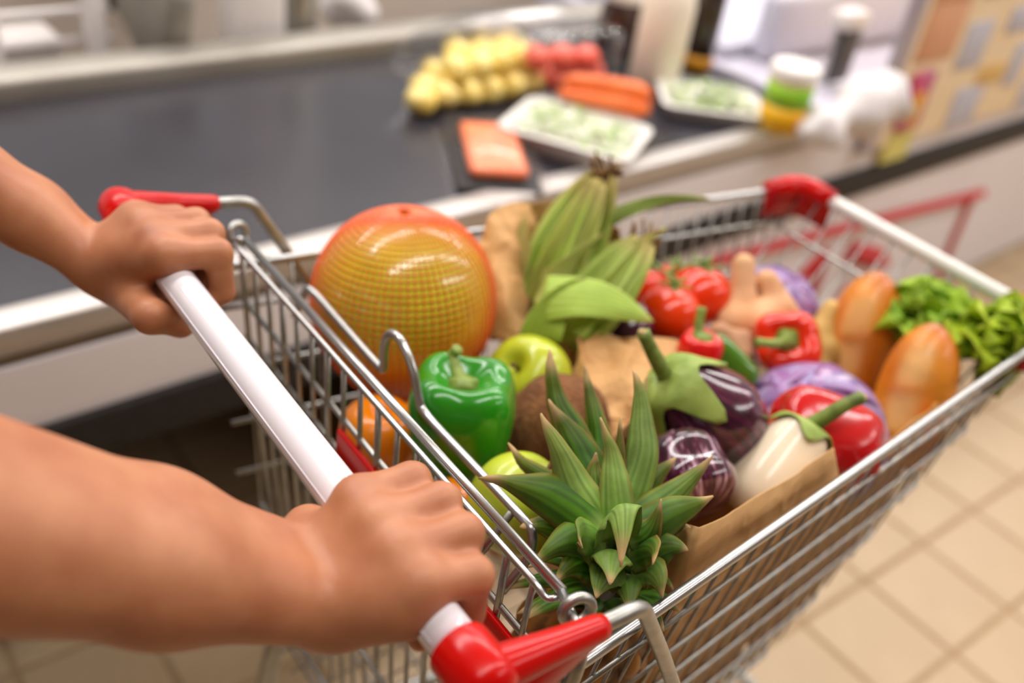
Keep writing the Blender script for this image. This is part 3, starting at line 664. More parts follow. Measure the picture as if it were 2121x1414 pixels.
# cabbages
def cabbage(label, c, R, seed, tip):
    r_ = empty('red_cabbage', np.asarray(c)-V3(0, 0, R), label, 'cabbage')
    m = vcol_mat('cabbage leaf', .38, coat=.25, bump=.1, bscale=60, var=.12, vscale=25)
    tip = nrm(tip); rr = random.Random(seed)
    V, F = ball((0, 0, 0), R*.95, 40, 28); cc = mixc('5B4A78', '8A70A8', np.random.RandomState(seed).rand(len(V)))
    mk('head', place(V, c, axes(tip)), F, m, r_, cols=cc)
    for k in range(7):
        a = k*2.399+seed; d = nrm(tip*(.15+.25*(k % 3))+axes(tip)[0]*math.cos(a)+axes(tip)[1]*math.sin(a)); ax = axes(d, -tip)
        n = 22; V = []; C = []; rad = 1.05+.12*rr.random()
        for i in range(n+1):
            for j in range(n+1):
                u_ = i/n*2-1; w_ = j/n*2-1; ro = math.hypot(u_, w_); q = max(abs(u_), abs(w_)); f = q/ro if ro else 1
                x, y = u_*f*rad, w_*f*rad; th = math.hypot(x, y); el_ = R*(.965+.010*k/7+.05*smoothstep(.85, 1.1, th)*(.5+.5*math.sin(5*math.atan2(y, x)+k))+.006*math.sin(9*x+k)*math.sin(8*y))
                s_ = math.sin(th)/th if th else 1
                V.append((x*s_*el_, y*s_*el_, math.cos(th)*el_))
                an = math.atan2(x, -(y-1.1)); vein = max(math.exp(-(x/.05)**2), .75*math.exp(-((math.sin(an*9)/.22)**2))*min(1, abs(an)*3))
                edge = smoothstep(.82, 1.08, th/rad*1.05)
                col = mixc('6F5A92', '9A86B8', np.array(.5+.5*math.sin(3*x+2*y+k)))
                col = mixc(col, 'A8559A', np.array(.55*max(0, math.sin(4*x+k*2)*math.cos(3*y+k))))
                col = mixc(col, 'D8C6D8', np.array(.6*vein)); col = mixc(col, '8A3F86', np.array(.5*edge)); C.append(col)
        F = [(i*(n+1)+j, (i+1)*(n+1)+j, (i+1)*(n+1)+j+1, i*(n+1)+j+1) for i in range(n) for j in range(n)]
        mk('leaf', place(V, c, ax), F, m, r_, cols=np.array(C), solid=.0012)
    return adopt(r_)
cabbage('purple cabbage in front of the baguettes', P(1675, 905, .955), .0745, 2, V3(.1, -.5, .8))
cabbage('purple cabbage behind the large ginger root', P(1590, 655, 1.14), .060, 5, V3(.3, -.2, .9))

# baguettes
def baguette(label, a, b, R):
    a = np.asarray(a); b = np.asarray(b); L = np.linalg.norm(b-a); ax = axes(nrm(b-a), (.2, -1, .3)); K = 46; N = 30; V = []; C = []
    for i in range(K):
        t = i/(K-1); r = R*(1-max(0, 1-t/.52)**2.4)**.62*(1-.25*smoothstep(.75, 1, t)) if i else .0005
        for j in range(N):
            q = j*2*math.pi/N
            # scoring cuts: two slanted openings on the face
            f = 0
            for t0 in (.30, .62):
                u_ = (t-t0-.055*(q-1.57 if q < 4.7 else q-7.85))/.15; w_ = math.sin((q-1.57)/2)/.22
                f = max(f, math.exp(-(u_**4+w_**4)))
            rr = r*(1-.035*f+.02*math.sin(6*t+q)); V.append((rr*math.cos(q), rr*math.sin(q), t*L))
            col = mixc('E08C20', 'CC7012', np.array(.5+.5*math.sin(9*t+2*q))); col = mixc(col, 'EBC07A', np.array(f*.8)); col = mixc(col, '9A4A16', np.array(max(0, 1-t/.10)*.6)); C.append(col)
    F = [(i*N+j, i*N+(j+1) % N, (i+1)*N+(j+1) % N, (i+1)*N+j) for i in range(K-1) for j in range(N)]+[tuple(range(N-1, -1, -1)), tuple((K-1)*N+j for j in range(N))]
    return mk('baguette', place(V, a, ax), F, vcol_mat('bread crust', .42, coat=.15, bump=.35, bscale=60, var=.12, vscale=50), cols=np.array(C), label=label, cat='bread')
baguette('golden baguette standing at the back, the taller one in view', P(1824, 562, 1.07), P(1745, 830, 1.12), .0405)
baguette('golden baguette nearest the side rim, right of the taller one', P(1940, 668, .985), P(1852, 950, 1.015), .0375)

# lettuce
def lettuce(label, c, R, seed, up, n=22, cols=('C2D82C', '9CBC1A', 'D8E468')):
    r_ = empty('lettuce', np.asarray(c)-V3(0, 0, R*.6), label, 'lettuce'); rr = random.Random(seed); ax = axes(up); m = vcol_mat('lettuce leaf', .5, spec=.3, trans_light=.4, bump=.3, bscale=90)
    for k in range(n):
        a = k*2.399; e = .12+.78*(k/n); d = nrm(ax[2]*math.cos(e*1.25)+(ax[0]*math.cos(a)+ax[1]*math.sin(a))*math.sin(e*1.25))
        L = R*(.95+.35*rr.random()); base = np.asarray(c)-ax[2]*R*.4; ctrl = base+ax[2]*L*.5+d*L*.45; tip = base+d*L*1.15+ax[2]*.1*R
        V, F, t, s = leaf(base, ctrl, tip, R*.9, nrm(np.cross(ax[2], d)+.001), 26, 14, .18, lambda t: (.25+1.0*t)*(1-max(0, (t-.62)/.38)**2.2)**.5+.02, wave=R*.20, wf=4.2+rr.random()*1.5, ph=rr.random()*6)
        V = V+np.array([np.array(noise.noise_vector(Vector(p*60)))*R*.13*abs(q) for p, q in zip(V, s)])
        lim = RW+(FW-RW)*(V[:, 1]-YR)/(YF-YR)-.006; V[:, 0] = np.where(V[:, 0] > lim, lim-.15*(V[:, 0]-lim), V[:, 0]); V[:, 1] = np.minimum(V[:, 1], YF+.03-.1*(V[:, 1]-YF))   # pressed against the side wires
        col = mixc(cols[0], cols[1], .5+.5*np.sin(t*5+k)); col = mixc(col, cols[2], np.exp(-(s/.12)**2)*(1-t)*.8+smoothstep(.85, 1, t)*.3)
        mk('leaf', V, F, m, r_, cols=col, solid=.0006)
    return adopt(r_)
lettuce('frilly green lettuce in the front corner of the cart', P(2072, 765, 1.035), .068, 4, nrm(V3(.15, .1, 1)), 34)
lettuce('pale green lettuce leaves right of the taller baguette', P(1905, 705, 1.07), .062, 9, nrm(V3(.1, .0, 1)), 18, ('B6D640', '93BE2C', 'D3E478'))

# corn ears in their husks
def corn(label, a, b, R, seed, extra=(), tipcol='7A5A20'):
    """a = thick lower end, b = narrow stalk end"""
    a = np.asarray(a); b = np.asarray(b); L = np.linalg.norm(b-a); ax = axes(nrm(b-a)); r_ = empty('corn_ear', a, label, 'corn'); rr = random.Random(seed)
    m = vcol_mat('corn husk', .62, spec=.3, trans_light=.25, bump=.3, bscale=90, var=.2, vscale=14)
    pr = spline([(.02*R, -.02*L), (.55*R, 0), (.95*R, .15*L), (R, .32*L), (.86*R, .5*L), (.62*R, .68*L), (.46*R, .84*L), (.40*R, .97*L), (.03, L)][:8]+[(.02*R, L)], 30)
    V, F = revolve(pr, 28, lambda r, z, A, T: (r*(1+.05*np.cos(7*A)), z, 0, 0)); tz = V[:, 2]/L
    mk('husk', place(V, a, ax), F, m, r_, cols=mixc(mixc('A0BC3C', 'C8D46A', .5+.5*np.cos(np.arctan2(V[:, 1], V[:, 0])*9)), 'C6A860', smoothstep(.8, 1, tz)*.8))
    for k in range(9):
        q = k*2.399+seed; o = ax[0]*math.cos(q)+ax[1]*math.sin(q); s_ = nrm(np.cross(o, ax[2]))
        f = .94+.12*rr.random(); bs = a+o*R*.55; tp = a+ax[2]*L*f+o*R*(.34+.3*rr.random()**3); ctl = a+ax[2]*L*.46+o*R*(1.12+.14*rr.random())
        V, F, t, s = leaf(bs, ctl, tp, R*1.75, -s_, 20, 24, .16, lambda t: (.85+.3*t)*(1-t**4*.6)*(1-.42*t), wave=.002, wf=1.2, ph=k)
        col = mixc('9ABB34', 'D2DA88', .40+.34*np.cos(s*22+k)+.26*np.cos(s*47)); col = mixc(col, 'CDB675', smoothstep(.7, 1, t)*.8); col = mixc(col, 'B9A25A', .35*(k % 3 == 0)*np.ones_like(t))
        mk('husk_leaf', V, F, m, r_, cols=col, solid=.0006)
    mk('dry_end', *join(*[tube(spline([b-ax[2]*.012+(ax[0]*math.cos(k)+ax[1]*math.sin(k))*R*.25, b+(ax[0]*math.cos(k*1.7)+ax[1]*math.sin(k*1.7))*R*.32, b+ax[2]*(.012+.012*rr.random())+(ax[0]*math.cos(k*2.3)+ax[1]*math.sin(k*2.3))*R*.6], 6), .0016, 5) for k in range(16)]), mat('dry silk', '8A6428', .8, col2='5A3C18', scale=80), r_)
    for bs, ctl, tp, w, sd, c0, c1 in extra:
        V, F, t, s = leaf(bs, ctl, tp, w, sd, 20, 20, .10, lambda t: (.8+.5*t)*(1-t)**.75, wave=.004, wf=1.2)
        mk('husk_leaf', V, F, m, r_, cols=mixc(mixc(c0, c1, .5+.3*np.cos(s*20)+.25*np.cos(s*43)), 'C9B36A', smoothstep(.85, 1, t)*.6), solid=.0006)
    return adopt(r_)
cr = MROT[:, 0]; cu = MROT[:, 1]; cf = -MROT[:, 2]
corn('corn ear in green husk, standing tall in the middle of the cart', P(1120, 640, .99), P(1245, 372, 1.0), .031, 1, extra=[
    (P(1240, 470, .99), P(1330, 400, 1.0), P(1475, 412, 1.02), .020, cu, '7E9636', '9BAE58'),
    (P(1090, 640, .98), P(1070, 520, .97), P(1090, 445, .98), .03, cr, 'A9A052', 'C0A863')])
corn('corn ear with a broad loose husk leaf pointing at the tomatoes', P(1165, 690, .95), P(1318, 510, .99), .030, 4, extra=[
    (P(1125, 612, .93), P(1240, 596, .905), P(1354, 666, .93), .060, nrm(cu*.9+cf*.35+cr*.2), 'A2CC3E', 'CCDE7A'),
    (P(1120, 700, .93), P(1130, 640, .92), P(1215, 575, .93), .05, nrm(cr*.8-cu*.5), '8FB038', 'AFC256'),
    (P(1105, 625, .95), P(1160, 560, .94), P(1255, 480, .96), .035, nrm(cr*.6+cu*.8), 'A8B650', 'C6C678'),
    (P(1250, 560, .96), P(1330, 500, .97), P(1385, 470, .99), .02, cu, 'B9C05A', 'CFC47E')])

# pineapple: body under the rim, crown of stiff leaves above it
pine = empty('pineapple', P(1290, 1414, .75), 'pineapple with a spiky green crown in the near corner of the cart', 'pineapple')
cb = P(1268, 1205, .665); pdir = nrm(V3(.2, -.04, 1)); body_top = cb-pdir*.012
K, N = 44, 64; V = []; C = []
for i in range(K):
    t = i/(K-1); th = math.pi*(.04+.93*t); r = .050*math.sin(th)**.62; z = -.155*(1-t)
    for j in range(N):
        q = j*2*math.pi/N; e = abs(math.sin(q*4+t*11))*abs(math.sin(q*4-t*11)); rr = r*(.92+.12*e**.6)
        V.append((rr*math.cos(q), rr*math.sin(q), z)); C.append(mixc('4A3214', 'B0742A', np.array(e**.8)))
mk('flesh', place(V, body_top, axes(pdir)), [(i*N+j, i*N+(j+1) % N, (i+1)*N+(j+1) % N, (i+1)*N+j) for i in range(K-1) for j in range(N)]+[tuple(range(N-1, -1, -1)), tuple((K-1)*N+j for j in range(N))], vcol_mat('pineapple rind', .5, var=.3, vscale=90, bump=.4, bscale=120), pine, cols=np.array(C))
leaf_m = vcol_mat('pineapple leaf', .45, spec=.2, trans_light=.15, bump=.2, bscale=120, var=.4, vscale=22)
def pleaf(base, tip, w, bow, side_hint=None, g0='1A4404', g1='5F9A12', pale=0., brown=.35, fold=.28, twist=0.):
    """blade: bow = control point offset (right, up, toward camera) in metres"""
    b = P(*base); tp = P(*tip); ctl = (b+tp)/2+cr*bow[0]+cu*bow[1]-cf*bow[2]
    d = tp-b; sd = side_hint if side_hint is not None else nrm(np.cross(d, (b+tp)/2-CP))
    V, F, t, s = leaf(b, ctl, tp, w*.88, sd, 26, 14, fold, lambda t: (.72+1.25*t*(1-t)-.1*t)*(1-t)**.78*1.16+.02*(1-t)+.012, wave=.0009, wf=3.3, ph=tip[0], twist=twist)
    V = V+np.array([np.array(noise.noise_vector(Vector(p*28)))*(.001+.0055*q*q)+np.array(noise.noise_vector(Vector(p*75)))*.0012*q for p, q in zip(V, t)])
    col = mixc(g0, g1, .18+.22*np.cos(s*17+tip[0])+.12*np.cos(s*37)+.45*pale); col = mixc(col, 'B4C878', pale*.62*(.4+.6*np.abs(np.sin(s*9+tip[1])))*smoothstep(0., .35, t)); col = mixc(col, '8A6A34', brown*1.3*smoothstep(.72, 1., abs(s))+.5*brown*smoothstep(.4, .9, t)); col = mixc(col, 'B99A6A', smoothstep(.80, .95, t)); col = mixc(col, 'A9BE6A', smoothstep(.22, 0, t)*.6)
    mk('leaf', V, F, leaf_m, pine, cols=col, solid=.0011)
up_ = V3(0, 0, 1)
L_ = [ # base(px,py,d)  tip  width  bow  pale brown twist
    ((1262, 1080, .685), (1130, 722, .735), .040, (-.010, .004, 0), 0, .5, 0), ((1252, 1050, .69), (1205, 748, .745), .028, (.006, .0, 0), 0, .6, 0),
    ((1272, 1085, .67), (1308, 762, .70), .034, (.028, .004, .004), .75, .3, .0), ((1285, 1075, .69), (1335, 772, .72), .016, (.004, 0, 0), .3, .9, .5),
    ((1255, 1085, .67), (1142, 832, .70), .046, (.004, .008, 0), 0, .4, .0), ((1250, 1105, .655), (1122, 852, .66), .036, (-.004, -.006, .006), .8, .45, 0),
    ((1238, 1095, .67), (1048, 912, .70), .026, (-.004, .006, 0), .1, .8, 0), ((1245, 1118, .65), (988, 994, .655), .044, (.012, .022, .006), .1, .5, 0),
    ((1276, 1098, .65), (1238, 868, .665), .030, (.008, 0, .006), .7, .5, 0), ((1268, 1080, .67), (1298, 862, .69), .02, (-.006, 0, 0), 0, 1., .6),
    ((1295, 1085, .675), (1398, 945, .70), .03, (-.004, .006, 0), .2, .6, 0), ((1300, 1100, .66), (1468, 946, .68), .036, (.002, -.006, 0), .35, .5, 0),
    ((1305, 1118, .65), (1472, 1022, .655), .036, (.004, .006, .004), .25, .4, 0), ((1300, 1120, .645), (1372, 1046, .64), .026, (.006, -.008, .004), .1, .8, .5),
    ((1262, 1118, .648), (1286, 1160, .600), .040, (.004, .056, .010), .75, .1, 0), ((1240, 1140, .65), (1094, 1166, .635), .044, (.006, .022, .006), .15, .3, 0),
    ((1252, 1140, .645), (1206, 1140, .605), .032, (-.010, .024, .004), .4, .2, 0), ((1270, 1150, .645), (1262, 1200, .60), .036, (.002, .022, .006), .7, .2, 0),
    ((1280, 1165, .645), (1240, 1240, .615), .034, (-.004, .012, .006), .5, .2, 0), ((1300, 1150, .65), (1352, 1170, .61), .03, (.012, .016, .004), .2, .6, 0),
    ((1310, 1140, .655), (1428, 1085, .66), .034, (.002, .010, .006), .1, .6, 0), ((1320, 1165, .655), (1425, 1150, .64), .032, (.002, .014, .006), .25, .3, 0),
    ((1310, 1180, .65), (1375, 1230, .62), .030, (.008, .014, .006), .5, .6, 0), ((1235, 1150, .66), (1085, 1085, .66), .04, (.004, .012, .0), 0, .4, 0),
    ((1240, 1170, .655), (1150, 1215, .63), .036, (0, .016, .004), 0, .5, 0), ((1270, 1085, .68), (1175, 905, .70), .03, (-.006, .0, 0), 0, .8, 0),
    ((1280, 1085, .675), (1330, 880, .715), .034, (-.004, .004, 0), 0, .5, 0), ((1262, 1090, .66), (1222, 930, .67), .024, (-.006, 0, 0), .2, .7, 0),
    ((1300, 1110, .665), (1420, 1000, .70), .03, (.0, .004, 0), 0, .5, 0), ((1285, 1190, .65), (1300, 1262, .62), .03, (.006, .01, .006), .3, .4, 0)]
for base, tip, w, bow, pale, brown, tw in L_: pleaf(base, tip, w, bow, pale=pale, brown=brown, twist=tw)
rr = random.Random(5)
for k in range(16):      # short drooping leaves round the foot of the crown
    a = k*.3927+rr.uniform(-.15, .15); d = nrm(V3(math.cos(a), math.sin(a), 0)); b0 = cb+d*.014-pdir*.006*(k % 3); tp = b0+d*(.045+.016*rr.random())*(.62 if d[0] > .2 else 1)+V3(0, 0, rr.uniform(-.022, .006))
    V, F, t, s = leaf(b0, b0+d*.022+V3(0, 0, .018), tp, .026, nrm(np.cross(V3(0, 0, 1), d)), 14, 8, .25, lambda t: (.8+.8*t*(1-t))*(1-t)**.7+.015)
    col = mixc('234C0A', '6E9E24', .25+.3*np.cos(s*15+k)); col = mixc(col, '8A6A34', .6*smoothstep(.75, 1, abs(s))); col = mixc(col, 'B99A6A', smoothstep(.75, .95, t))
    mk('leaf', V, F, leaf_m, pine, cols=col, solid=.001)
adopt(pine)

# ------------------------------------------------------------------ goods on the belt
BZ = .6925
def tray(label, c, a, L, Wd, h, stuff_cols, seed, tilt=0):
    """white foam tray with shredded salad under film; a = direction of its long side"""
    c = np.asarray(c, float); x = nrm(np.array([a[0], a[1], 0])); ax = np.stack([x, np.cross(V3(0, 0, 1), x), V3(0, 0, 1)]); r_ = empty('salad_tray', c, label, 'tray')
    def rr_(hl, hw, z, rad):
        o = []
        for sx, sy, a0 in ((1, 1, 0), (-1, 1, 90), (-1, -1, 180), (1, -1, 270)):
            for d in (0, 30, 60, 90): q = math.radians(a0+d); o.append((sx*(hl-rad)+rad*math.cos(q), sy*(hw-rad)+rad*math.sin(q), z))
        return o
    lev = [(L/2-.022, Wd/2-.022, .0), (L/2-.014, Wd/2-.014, .004), (L/2-.004, Wd/2-.004, h-.004), (L/2, Wd/2, h-.002), (L/2, Wd/2, h), (L/2-.012, Wd/2-.012, h), (L/2-.018, Wd/2-.018, .006), (.01, .01, .006)]
    V = [p for l in lev for p in rr_(l[0], l[1], l[2], min(.022, l[0]*.9))]; n = 16
    F = [(i*n+j, i*n+(j+1) % n, (i+1)*n+(j+1) % n, (i+1)*n+j) for i in range(len(lev)-1) for j in range(n)]+[tuple(range(n-1, -1, -1)), tuple((len(lev)-1)*n+j for j in range(n))]
    mk('foam_tray', place(V, c, ax), F, white_foam, r_)
    rr = random.Random(seed); P_ = []; C = []; F_ = []; k0 = 0
    for k in range(150):
        px, py = rr.uniform(-1, 1), rr.uniform(-1, 1); q = V3(px*(L/2-.03), py*(Wd/2-.03), .008+h*.6+.03*(1-px*px)*(1-py*py)*rr.random()); d = nrm(V3(rr.uniform(-1, 1), rr.uniform(-1, 1), rr.uniform(-.2, .4)))
        V, F, t, s = leaf(q-d*.018, q+V3(0, 0, .008), q+d*.018, .011, nrm(np.cross(d, V3(.1, 0, 1))), 4, 2, .2, lambda t: .6+.4*math.sin(3*t))
        P_.append(V); F_ += [tuple(i+k0 for i in f) for f in F]; k0 += len(V); C.append(np.tile(np.array(lin(rr.choice(stuff_cols))[:3]), (len(V), 1)))
    mk('shredded_salad', place(np.concatenate(P_), c, ax), F_, vcol_mat('salad shred', .4, trans_light=.2), r_, cols=np.concatenate(C), kind='stuff')
    V = [p for l in ((L/2-.001, Wd/2-.001, h+.001), (L/2-.03, Wd/2-.03, h+.022), (.02, .012, h+.028)) for p in rr_(l[0], l[1], l[2], .02 if l[0] > .03 else .008)]
    mk('film', place(V, c, ax), [(i*n+j, i*n+(j+1) % n, (i+1)*n+(j+1) % n, (i+1)*n+j) for i in range(2) for j in range(n)]+[tuple(2*n+j for j in range(n))], film, r_)
    return adopt(r_)
GR = ('EEF0DC', 'DCE6BC', 'B4CC84', 'F4F4E8', '9CBA64')
tray('white foam tray of shredded salad in front of the carrots', V3(-.755, .955, BZ), PZ(1290, 350, .7)-PZ(1060, 285, .7), .25, .19, .04, GR, 3)
tray('white foam tray of green salad beside the yellow jar', V3(-.80, 1.36, BZ), PZ(1570, 290, .7)-PZ(1360, 262, .7), .22, .16, .03, GR+('B9D080',), 6)
# salmon fillet on a black tray
sa = V3(-.75, .765, BZ); xa = nrm((PZ(990, 400, .7)-PZ(960, 275, .7))*V3(1, 1, 0)); sax = np.stack([xa, np.cross(V3(0, 0, 1), xa), V3(0, 0, 1)])
r_ = empty('salmon_pack', sa, 'vacuum pack with a pink salmon fillet on the belt', 'fish pack')
V, F = box((-.125, -.072, 0), (.125, .072, .012), .006); mk('black_tray', place(V, sa, sax), F, rubber, r_)
V, F = box((-.105, -.05, .012), (.095, .05, .034), .014); mk('fillet', place(V, sa, sax), F, mat('salmon flesh', 'FA7448', .35, col2='FF9668', scale=18, stretch=(1, 6, 1), coat=.6), r_)
V, F = box((-.13, -.078, .011), (.13, .078, .038), .012); mk('film', place(V, sa, sax), F, film, r_)
adopt(r_)
# carrots in a pack, leaning on the tray
c0 = PZ(1160, 185, .755); c1 = PZ(1345, 222, .752); cm = mat('carrot skin', 'FA7A2C', .4, col2='F06A18', scale=30, coat=.3)
side_ = nrm(np.cross(c1-c0, V3(0, 0, 1)))
for k, (o, z, lab) in enumerate(((-.016, 0, 'front lower carrot of the pack lying behind the salad tray'), (.017, .002, 'rear lower carrot of the pack lying behind the salad tray'), (0.0, .026, 'top carrot of the pack lying behind the salad tray'))):
    pts = [c0+(c1-c0)*t+side_*o+V3(0, 0, z-.004) for t in np.linspace(0, 1, 9)]
    mk('carrot', *tube(pts, [.004, .012, .016, .018, .0195, .020, .021, .020, .008], 14), cm, label=lab, cat='carrot', group='carrots in the pack')
mk('carrot_bag', *tube([c0+(c1-c0)*t+V3(0, 0, .006) for t in np.linspace(-.05, 1.05, 7)], [.012, .036, .041, .042, .042, .038, .012], 16), film, label='clear plastic film around the three carrots', cat='plastic bag')
# potatoes in a clear bag
pm = mat('yellow potato', 'FBE48A', .4, col2='F5D668', scale=16, coat=.8); rr = random.Random(11)
pa = PZ(868, 240, .70); pb = PZ(1120, 190, .70); pd = nrm(V3(-.9, .35, 0)); k = 0
rows = [(0, .03, [0.02, .2, .38, .56, .74, .92]), (.055, .03, [.1, .28, .46, .64, .82]), (.105, .03, [.22, .42, .62, .82]), (.02, .072, [.28, .46, .64, .82]), (.07, .074, [.35, .55, .75])]
names = ['bottom front', 'bottom middle', 'bottom rear', 'second layer front', 'second layer rear', 'top']
for ri, (off, z, ts_) in enumerate(rows):
    for t in ts_:
        c = pa+(pb-pa)*t+pd*(off+.02); c = V3(c[0], c[1], BZ+z+rr.uniform(-.003, .003)); k += 1
        mk('potato', *ball(c, .0285, 16, 10, (1.15+rr.uniform(-.1, .15), 1.0, .92), .12, k), pm, label='yellow potato in the clear bag on the belt', cat='potato', group='yellow potatoes in the clear bag')
bc = (pa+pb)/2+pd*.07; bd = nrm((pb-pa)*V3(1, 1, 0)); bax = np.stack([bd, np.cross(V3(0, 0, 1), bd), V3(0, 0, 1)])
V, F = ball((0, 0, 0), 1., 30, 18, (.185, .12, .085), .18, 9); V[:, 2] = np.maximum(V[:, 2], -.062); mk('potato_bag', place(V, V3(bc[0], bc[1], BZ+.066), bax), F, film, label='clear plastic bag full of yellow potatoes', cat='plastic bag')
# red tomatoes in a clear punnet
for k, (px, py, z) in enumerate(((1075, 120, .03), (1130, 112, .03), (1185, 118, .03), (1225, 128, .03), (1110, 100, .075), (1165, 98, .075), (1215, 100, .075), (1150, 140, .03))):
    c = PZ(px, py+20, .70+z); mk('packed_tomato', *ball(c, .029, 16, 10, (1, 1, .9)), mat('packed tomato skin', 'E65440', .25, col2='EE7460', scale=10, coat=.4), label='red tomato in the clear punnet behind the potatoes', cat='tomato', group='tomatoes in the clear punnet')
pc_ = PZ(1150, 125, .74); V, F = box((-.13, -.075, -.045), (.13, .075, .075), .02); mk('punnet', place(V, pc_, CAX), [tuple(reversed(f)) for f in F], film, label='clear plastic punnet of red tomatoes behind the potatoes', cat='punnet')

def jar(name, label, c, prof, m, cat, lid=None, lid_m=None, label_band=None, neck=None):
    c = np.asarray(c, float); r_ = empty(name, c, label, cat); V, F = revolve(prof, 28); mk('body', V+c, F, m, r_)
    if lid: V, F = revolve(lid, 28); mk('lid', V+c, F, lid_m, r_)
    for b in (label_band or ()): V, F = revolve(b[0], 28); mk('label', V+c, F[:-2], b[1], r_, solid=.0004)
    return adopt(r_)
yel = mat('yellow label', 'F0BE08', .35, col2='E8A806', scale=14); grn = mat('green label', '7EBE1E', .35, col2='A6D034', scale=20)
jar('food_jar', 'yellow and green labelled jar with white lid on the counter', PZ(1612, 266, .702), [(.040, 0), (.046, .004), (.046, .105), (.042, .112)], mat('jar plastic', 'E8D860', .3), 'jar',
    [(.0475, .106), (.049, .11), (.049, .130), (.046, .134)], white_foam, [([(.0466, .008), (.0466, .055)], yel), ([(.0466, .055), (.0466, .1)], grn)])
jar('dark_jar', 'dark brown jar behind the red tomatoes', PZ(1272, 118, .702), [(.04, 0), (.05, .006), (.05, .10), (.044, .125), (.04, .13)], mat('dark brown glass', '3A2620', .2, coat=.5), 'jar', [(.044, .13), (.045, .131), (.045, .155), (.042, .158)], white_foam)
jar('cream_bottle', 'tall cream coloured milk bottle on the counter', PZ(1352, 168, .702), [(.05, 0), (.056, .006), (.056, .17), (.045, .21), (.022, .24), (.02, .255)], mat('cream plastic', 'FBF0DE', .35, col2='F6E6CC', scale=6), 'bottle', [(.023, .25), (.024, .251), (.024, .275), (.022, .278)], white_foam)
jar('oil_bottle', 'tall dark bottle standing behind the green salad tray', PZ(1438, 150, .702), [(.03, 0), (.034, .006), (.034, .20), (.024, .24), (.013, .265), (.013, .31)], mat('dark bottle glass', '2B1A0C', .12, coat=.6), 'bottle', [(.0145, .30), (.015, .301), (.015, .325), (.013, .327)], yel, [([(.0345, .012), (.0345, .045)], mat('amber label', 'C98A12', .4))])
# white plastic shopping bag lying on the counter edge
q = []
wa = PZ(1655, 285, .72); wb = PZ(1850, 232, .74)
pts = spline([wa, wa+(wb-wa)*.3+V3(0, 0, .005), wa+(wb-wa)*.65+V3(0, 0, .03), wb+V3(0, 0, .04)], 20)
V, F = tube(pts, [.012, .022, .028]+[.034+.012*math.sin(i*.9)+i*.0016 for i in range(15)]+[.04, .018], 18)
V = np.array([p+np.array(noise.noise_vector(Vector(p*24)))*.014 for p in V]); V[:, 2] = np.maximum(V[:, 2], .703)
mk('plastic_bag', V, F, mat('white carrier bag', 'DDD8D8', .5), label='crumpled white plastic bag on the counter edge', cat='plastic bag')
# poster stand with price cards on the right
r_ = empty('poster_board', CT(2.5, .06, .702), 'beige board of price cards standing on the counter', 'board')
tan = mat('beige board', 'EFD9B6', .6, col2='EAD0A8', scale=5); bl = mat('pale blue card', 'C3C2CC', .5, col2='B8B8C6', scale=8); sal = mat('salmon card', 'DDA681', .6, col2='D49A74', scale=8)
mk('backing', *cbox(1.80, 3.55, -.012, -.002, .60, 1.32), tan, r_, smooth=False)
mk('frame_post', *cbox(1.745, 1.80, -.022, -.002, .60, 1.32, .006), mat('lilac aluminium', 'B9B3C2', .35, metal=.5), r_)
def card(a, b, z0, z1, m, d=-.016): mk('price_card', *cbox(a, b+.02, d, -.011, z0, z1+.012, .0015), m, r_)
card(1.84, 1.99, .80, .915, sal); card(1.84, 1.99, .93, 1.05, sal)
for i, (a, z, w, h, m) in enumerate(((2.05, .76, .10, .10, bl), (2.25, .83, .13, .05, bl), (2.12, .60, .12, .09, bl), (2.36, .68, .05, .10, bl), (2.30, .95, .16, .08, bl), (2.48, .74, .14, .06, bl), (2.06, .93, .14, .05, mat('ochre card', 'D9B26C', .6)), (2.5, .6, .14, .07, bl), (2.2, .70, .12, .04, mat('ochre card', 'D9B26C', .6)), (2.52, .87, .12, .06, mat('ochre card', 'D9B26C', .6)))): card(a, a+w, z, z+h, m)
mk('candy_packet', *cbox(1.86, 1.95, -.028, -.013, .64, .775, .004), mat('purple packet', 'A8568E', .4, col2='D8566A', scale=12), r_)
mk('packet_print', *cbox(1.885, 1.925, -.030, -.027, .655, .73, .001), yel, r_)
mk('yellow_tag', *cbox(1.86, 1.97, -.016, -.001, .555, .625), mat('yellow tag', 'D8CE74', .5), r_, smooth=False)
adopt(r_)
# card terminal on a post
r_ = empty('card_terminal', CT(1.72, .16, .70), 'dark card terminal panel on a post beside the price board', 'terminal')
mk('panel', *cbox(1.765, 1.83, .12, .145, .715, .835, .006), mat('dark grey plastic', '4A4648', .45), r_)
mk('post', *cbox(1.79, 1.81, .146, .17, .701, .86, .004), steel, r_)
mk('head', *cbox(1.75, 1.84, .115, .17, .835, .875, .01), mat('white terminal', 'E4DEDC', .4), r_)
adopt(r_)
# glass screen of the scanning place
r_ = empty('scanner_screen', CT(2.1, .5, .70), 'lilac grey scanner housing behind the card terminal', 'scanner')
mk('housing', *cbox(1.75, 2.6, .30, .36, .701, .86, .02), mat('lilac housing', 'D2D0DE', .4, col2='C8C6D6', scale=4), r_)
mk('top_plate', *cbox(1.66, 2.7, .36, .95, .701, .735, .01), mat('pale plate', 'BDBCCB', .5), r_)
mk('dark_edge', *cbox(1.66, 2.7, .95, .99, .701, .76, .006), mat('grey edge', '8A8A88', .4), r_)
adopt(r_)
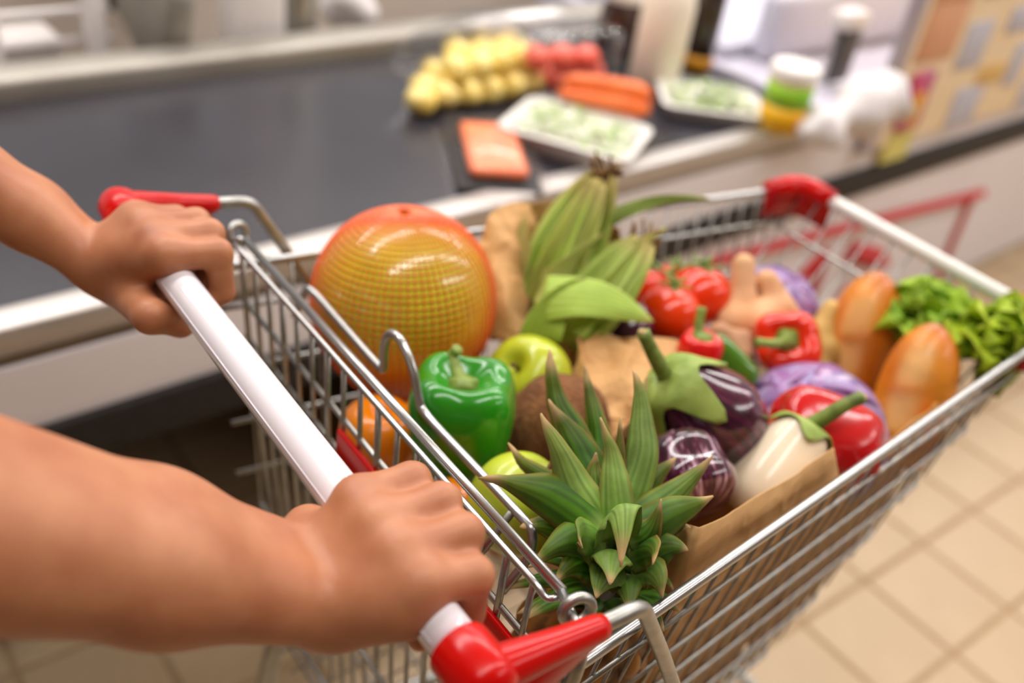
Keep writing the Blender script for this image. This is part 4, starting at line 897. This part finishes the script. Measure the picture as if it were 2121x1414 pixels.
# white tube added in place of a bright reflection on the back rail
mk('highlight_tube', *tube([PZ(955, 58, .765)+(PZ(1172, 30, .765)-PZ(955, 58, .765))*t for t in np.linspace(0, 1, 7)], [.008, .017, .018, .018, .018, .017, .008], 18), mat('white highlight tube', 'FBFAF8', .1, coat=1.), label='short white tube imitating a light streak on the rear rail', cat='tube')

# ------------------------------------------------------------------ cashier side behind the rail
lam = mat('cream cabinet', 'D9CCC0', .5, col2='D2C4B6', scale=3); whi = mat('white painted metal', 'E6E0DE', .4)
r_ = empty('cashier_cabinet', CT(.6, 1.2, 0), 'cream cabinet front behind the belt', 'cabinet')
mk('front', *cbox(-1.4, 3.4, 1.14, 1.18, 0, .80), lam, r_, smooth=False)
mk('top', *cbox(-1.4, 3.4, 1.12, 1.7, .80, .84, .006), lam, r_)
adopt(r_)
r_ = empty('bag_rack', CT(.2, .93, .45), 'white wire rack behind the rear rail at the left', 'rack')
for k in range(5): mk('shelf_bar', *tube([CT(-.25, .90+.02*(k % 2), .60+.05*k), CT(.42, .90+.02*(k % 2), .60+.05*k)], .008, 8), whi, r_)
for a in (-.2, -.02, .10, .17, .36): mk('upright', *cbox(a, a+.035, .86, .90, .45, .82, .006), whi, r_)
for a in (-.15, .05, .2): mk('bin', *cbox(a, a+.13, .93, 1.03, .55, .70, .01), mat('pale grey bin', 'CFC9C6', .4), r_)
adopt(r_)
r_ = empty('chair', CT(.5, .95, .4), 'grey cashier seat with dark edge behind the rail', 'chair')
V, F = box((-.14, -.03, -.10), (.14, .03, .16), .02); tl = axes((.42, 0, 1), (0, 1, 0))
mk('backrest', place(V, CT(.50, .90, .74), tl), F, mat('grey upholstery', 'A39E94', .7, col2='98938A', scale=30), r_)
V, F = box((-.155, -.035, -.11), (-.135, .035, .17), .008); mk('edge', place(V, CT(.50, .90, .74), tl), F, rubber, r_)
mk('stem', *tube([CT(.50, .94, .02), CT(.50, .94, .68)], .02, 12), rubber, r_)
mk('base', *cbox(.36, .58, .84, 1.03, 0, .03, .01), rubber, r_)
adopt(r_)
mk('post', *cbox(.62, .745, .80, .86, 0, 1.25, .01), whi, label='white square post behind the rear rail', cat='post')
mk('pipe', *tube([CT(.80, .86, .0), CT(.80, .86, 1.25)], .045, 20), mat('brushed dull metal', 'A7A49C', .35, .85), label='round brushed metal pipe beside the white post', cat='pipe')
V, F = ball(CT(.97, .92, .72), .08, 20, 12, (1, .8, .7), .25, 3); mk('carrier_bags', V, F, mat('white carrier bag', 'DDD8D8', .5), label='bundle of white carrier bags beside the metal pipe', cat='plastic bag')
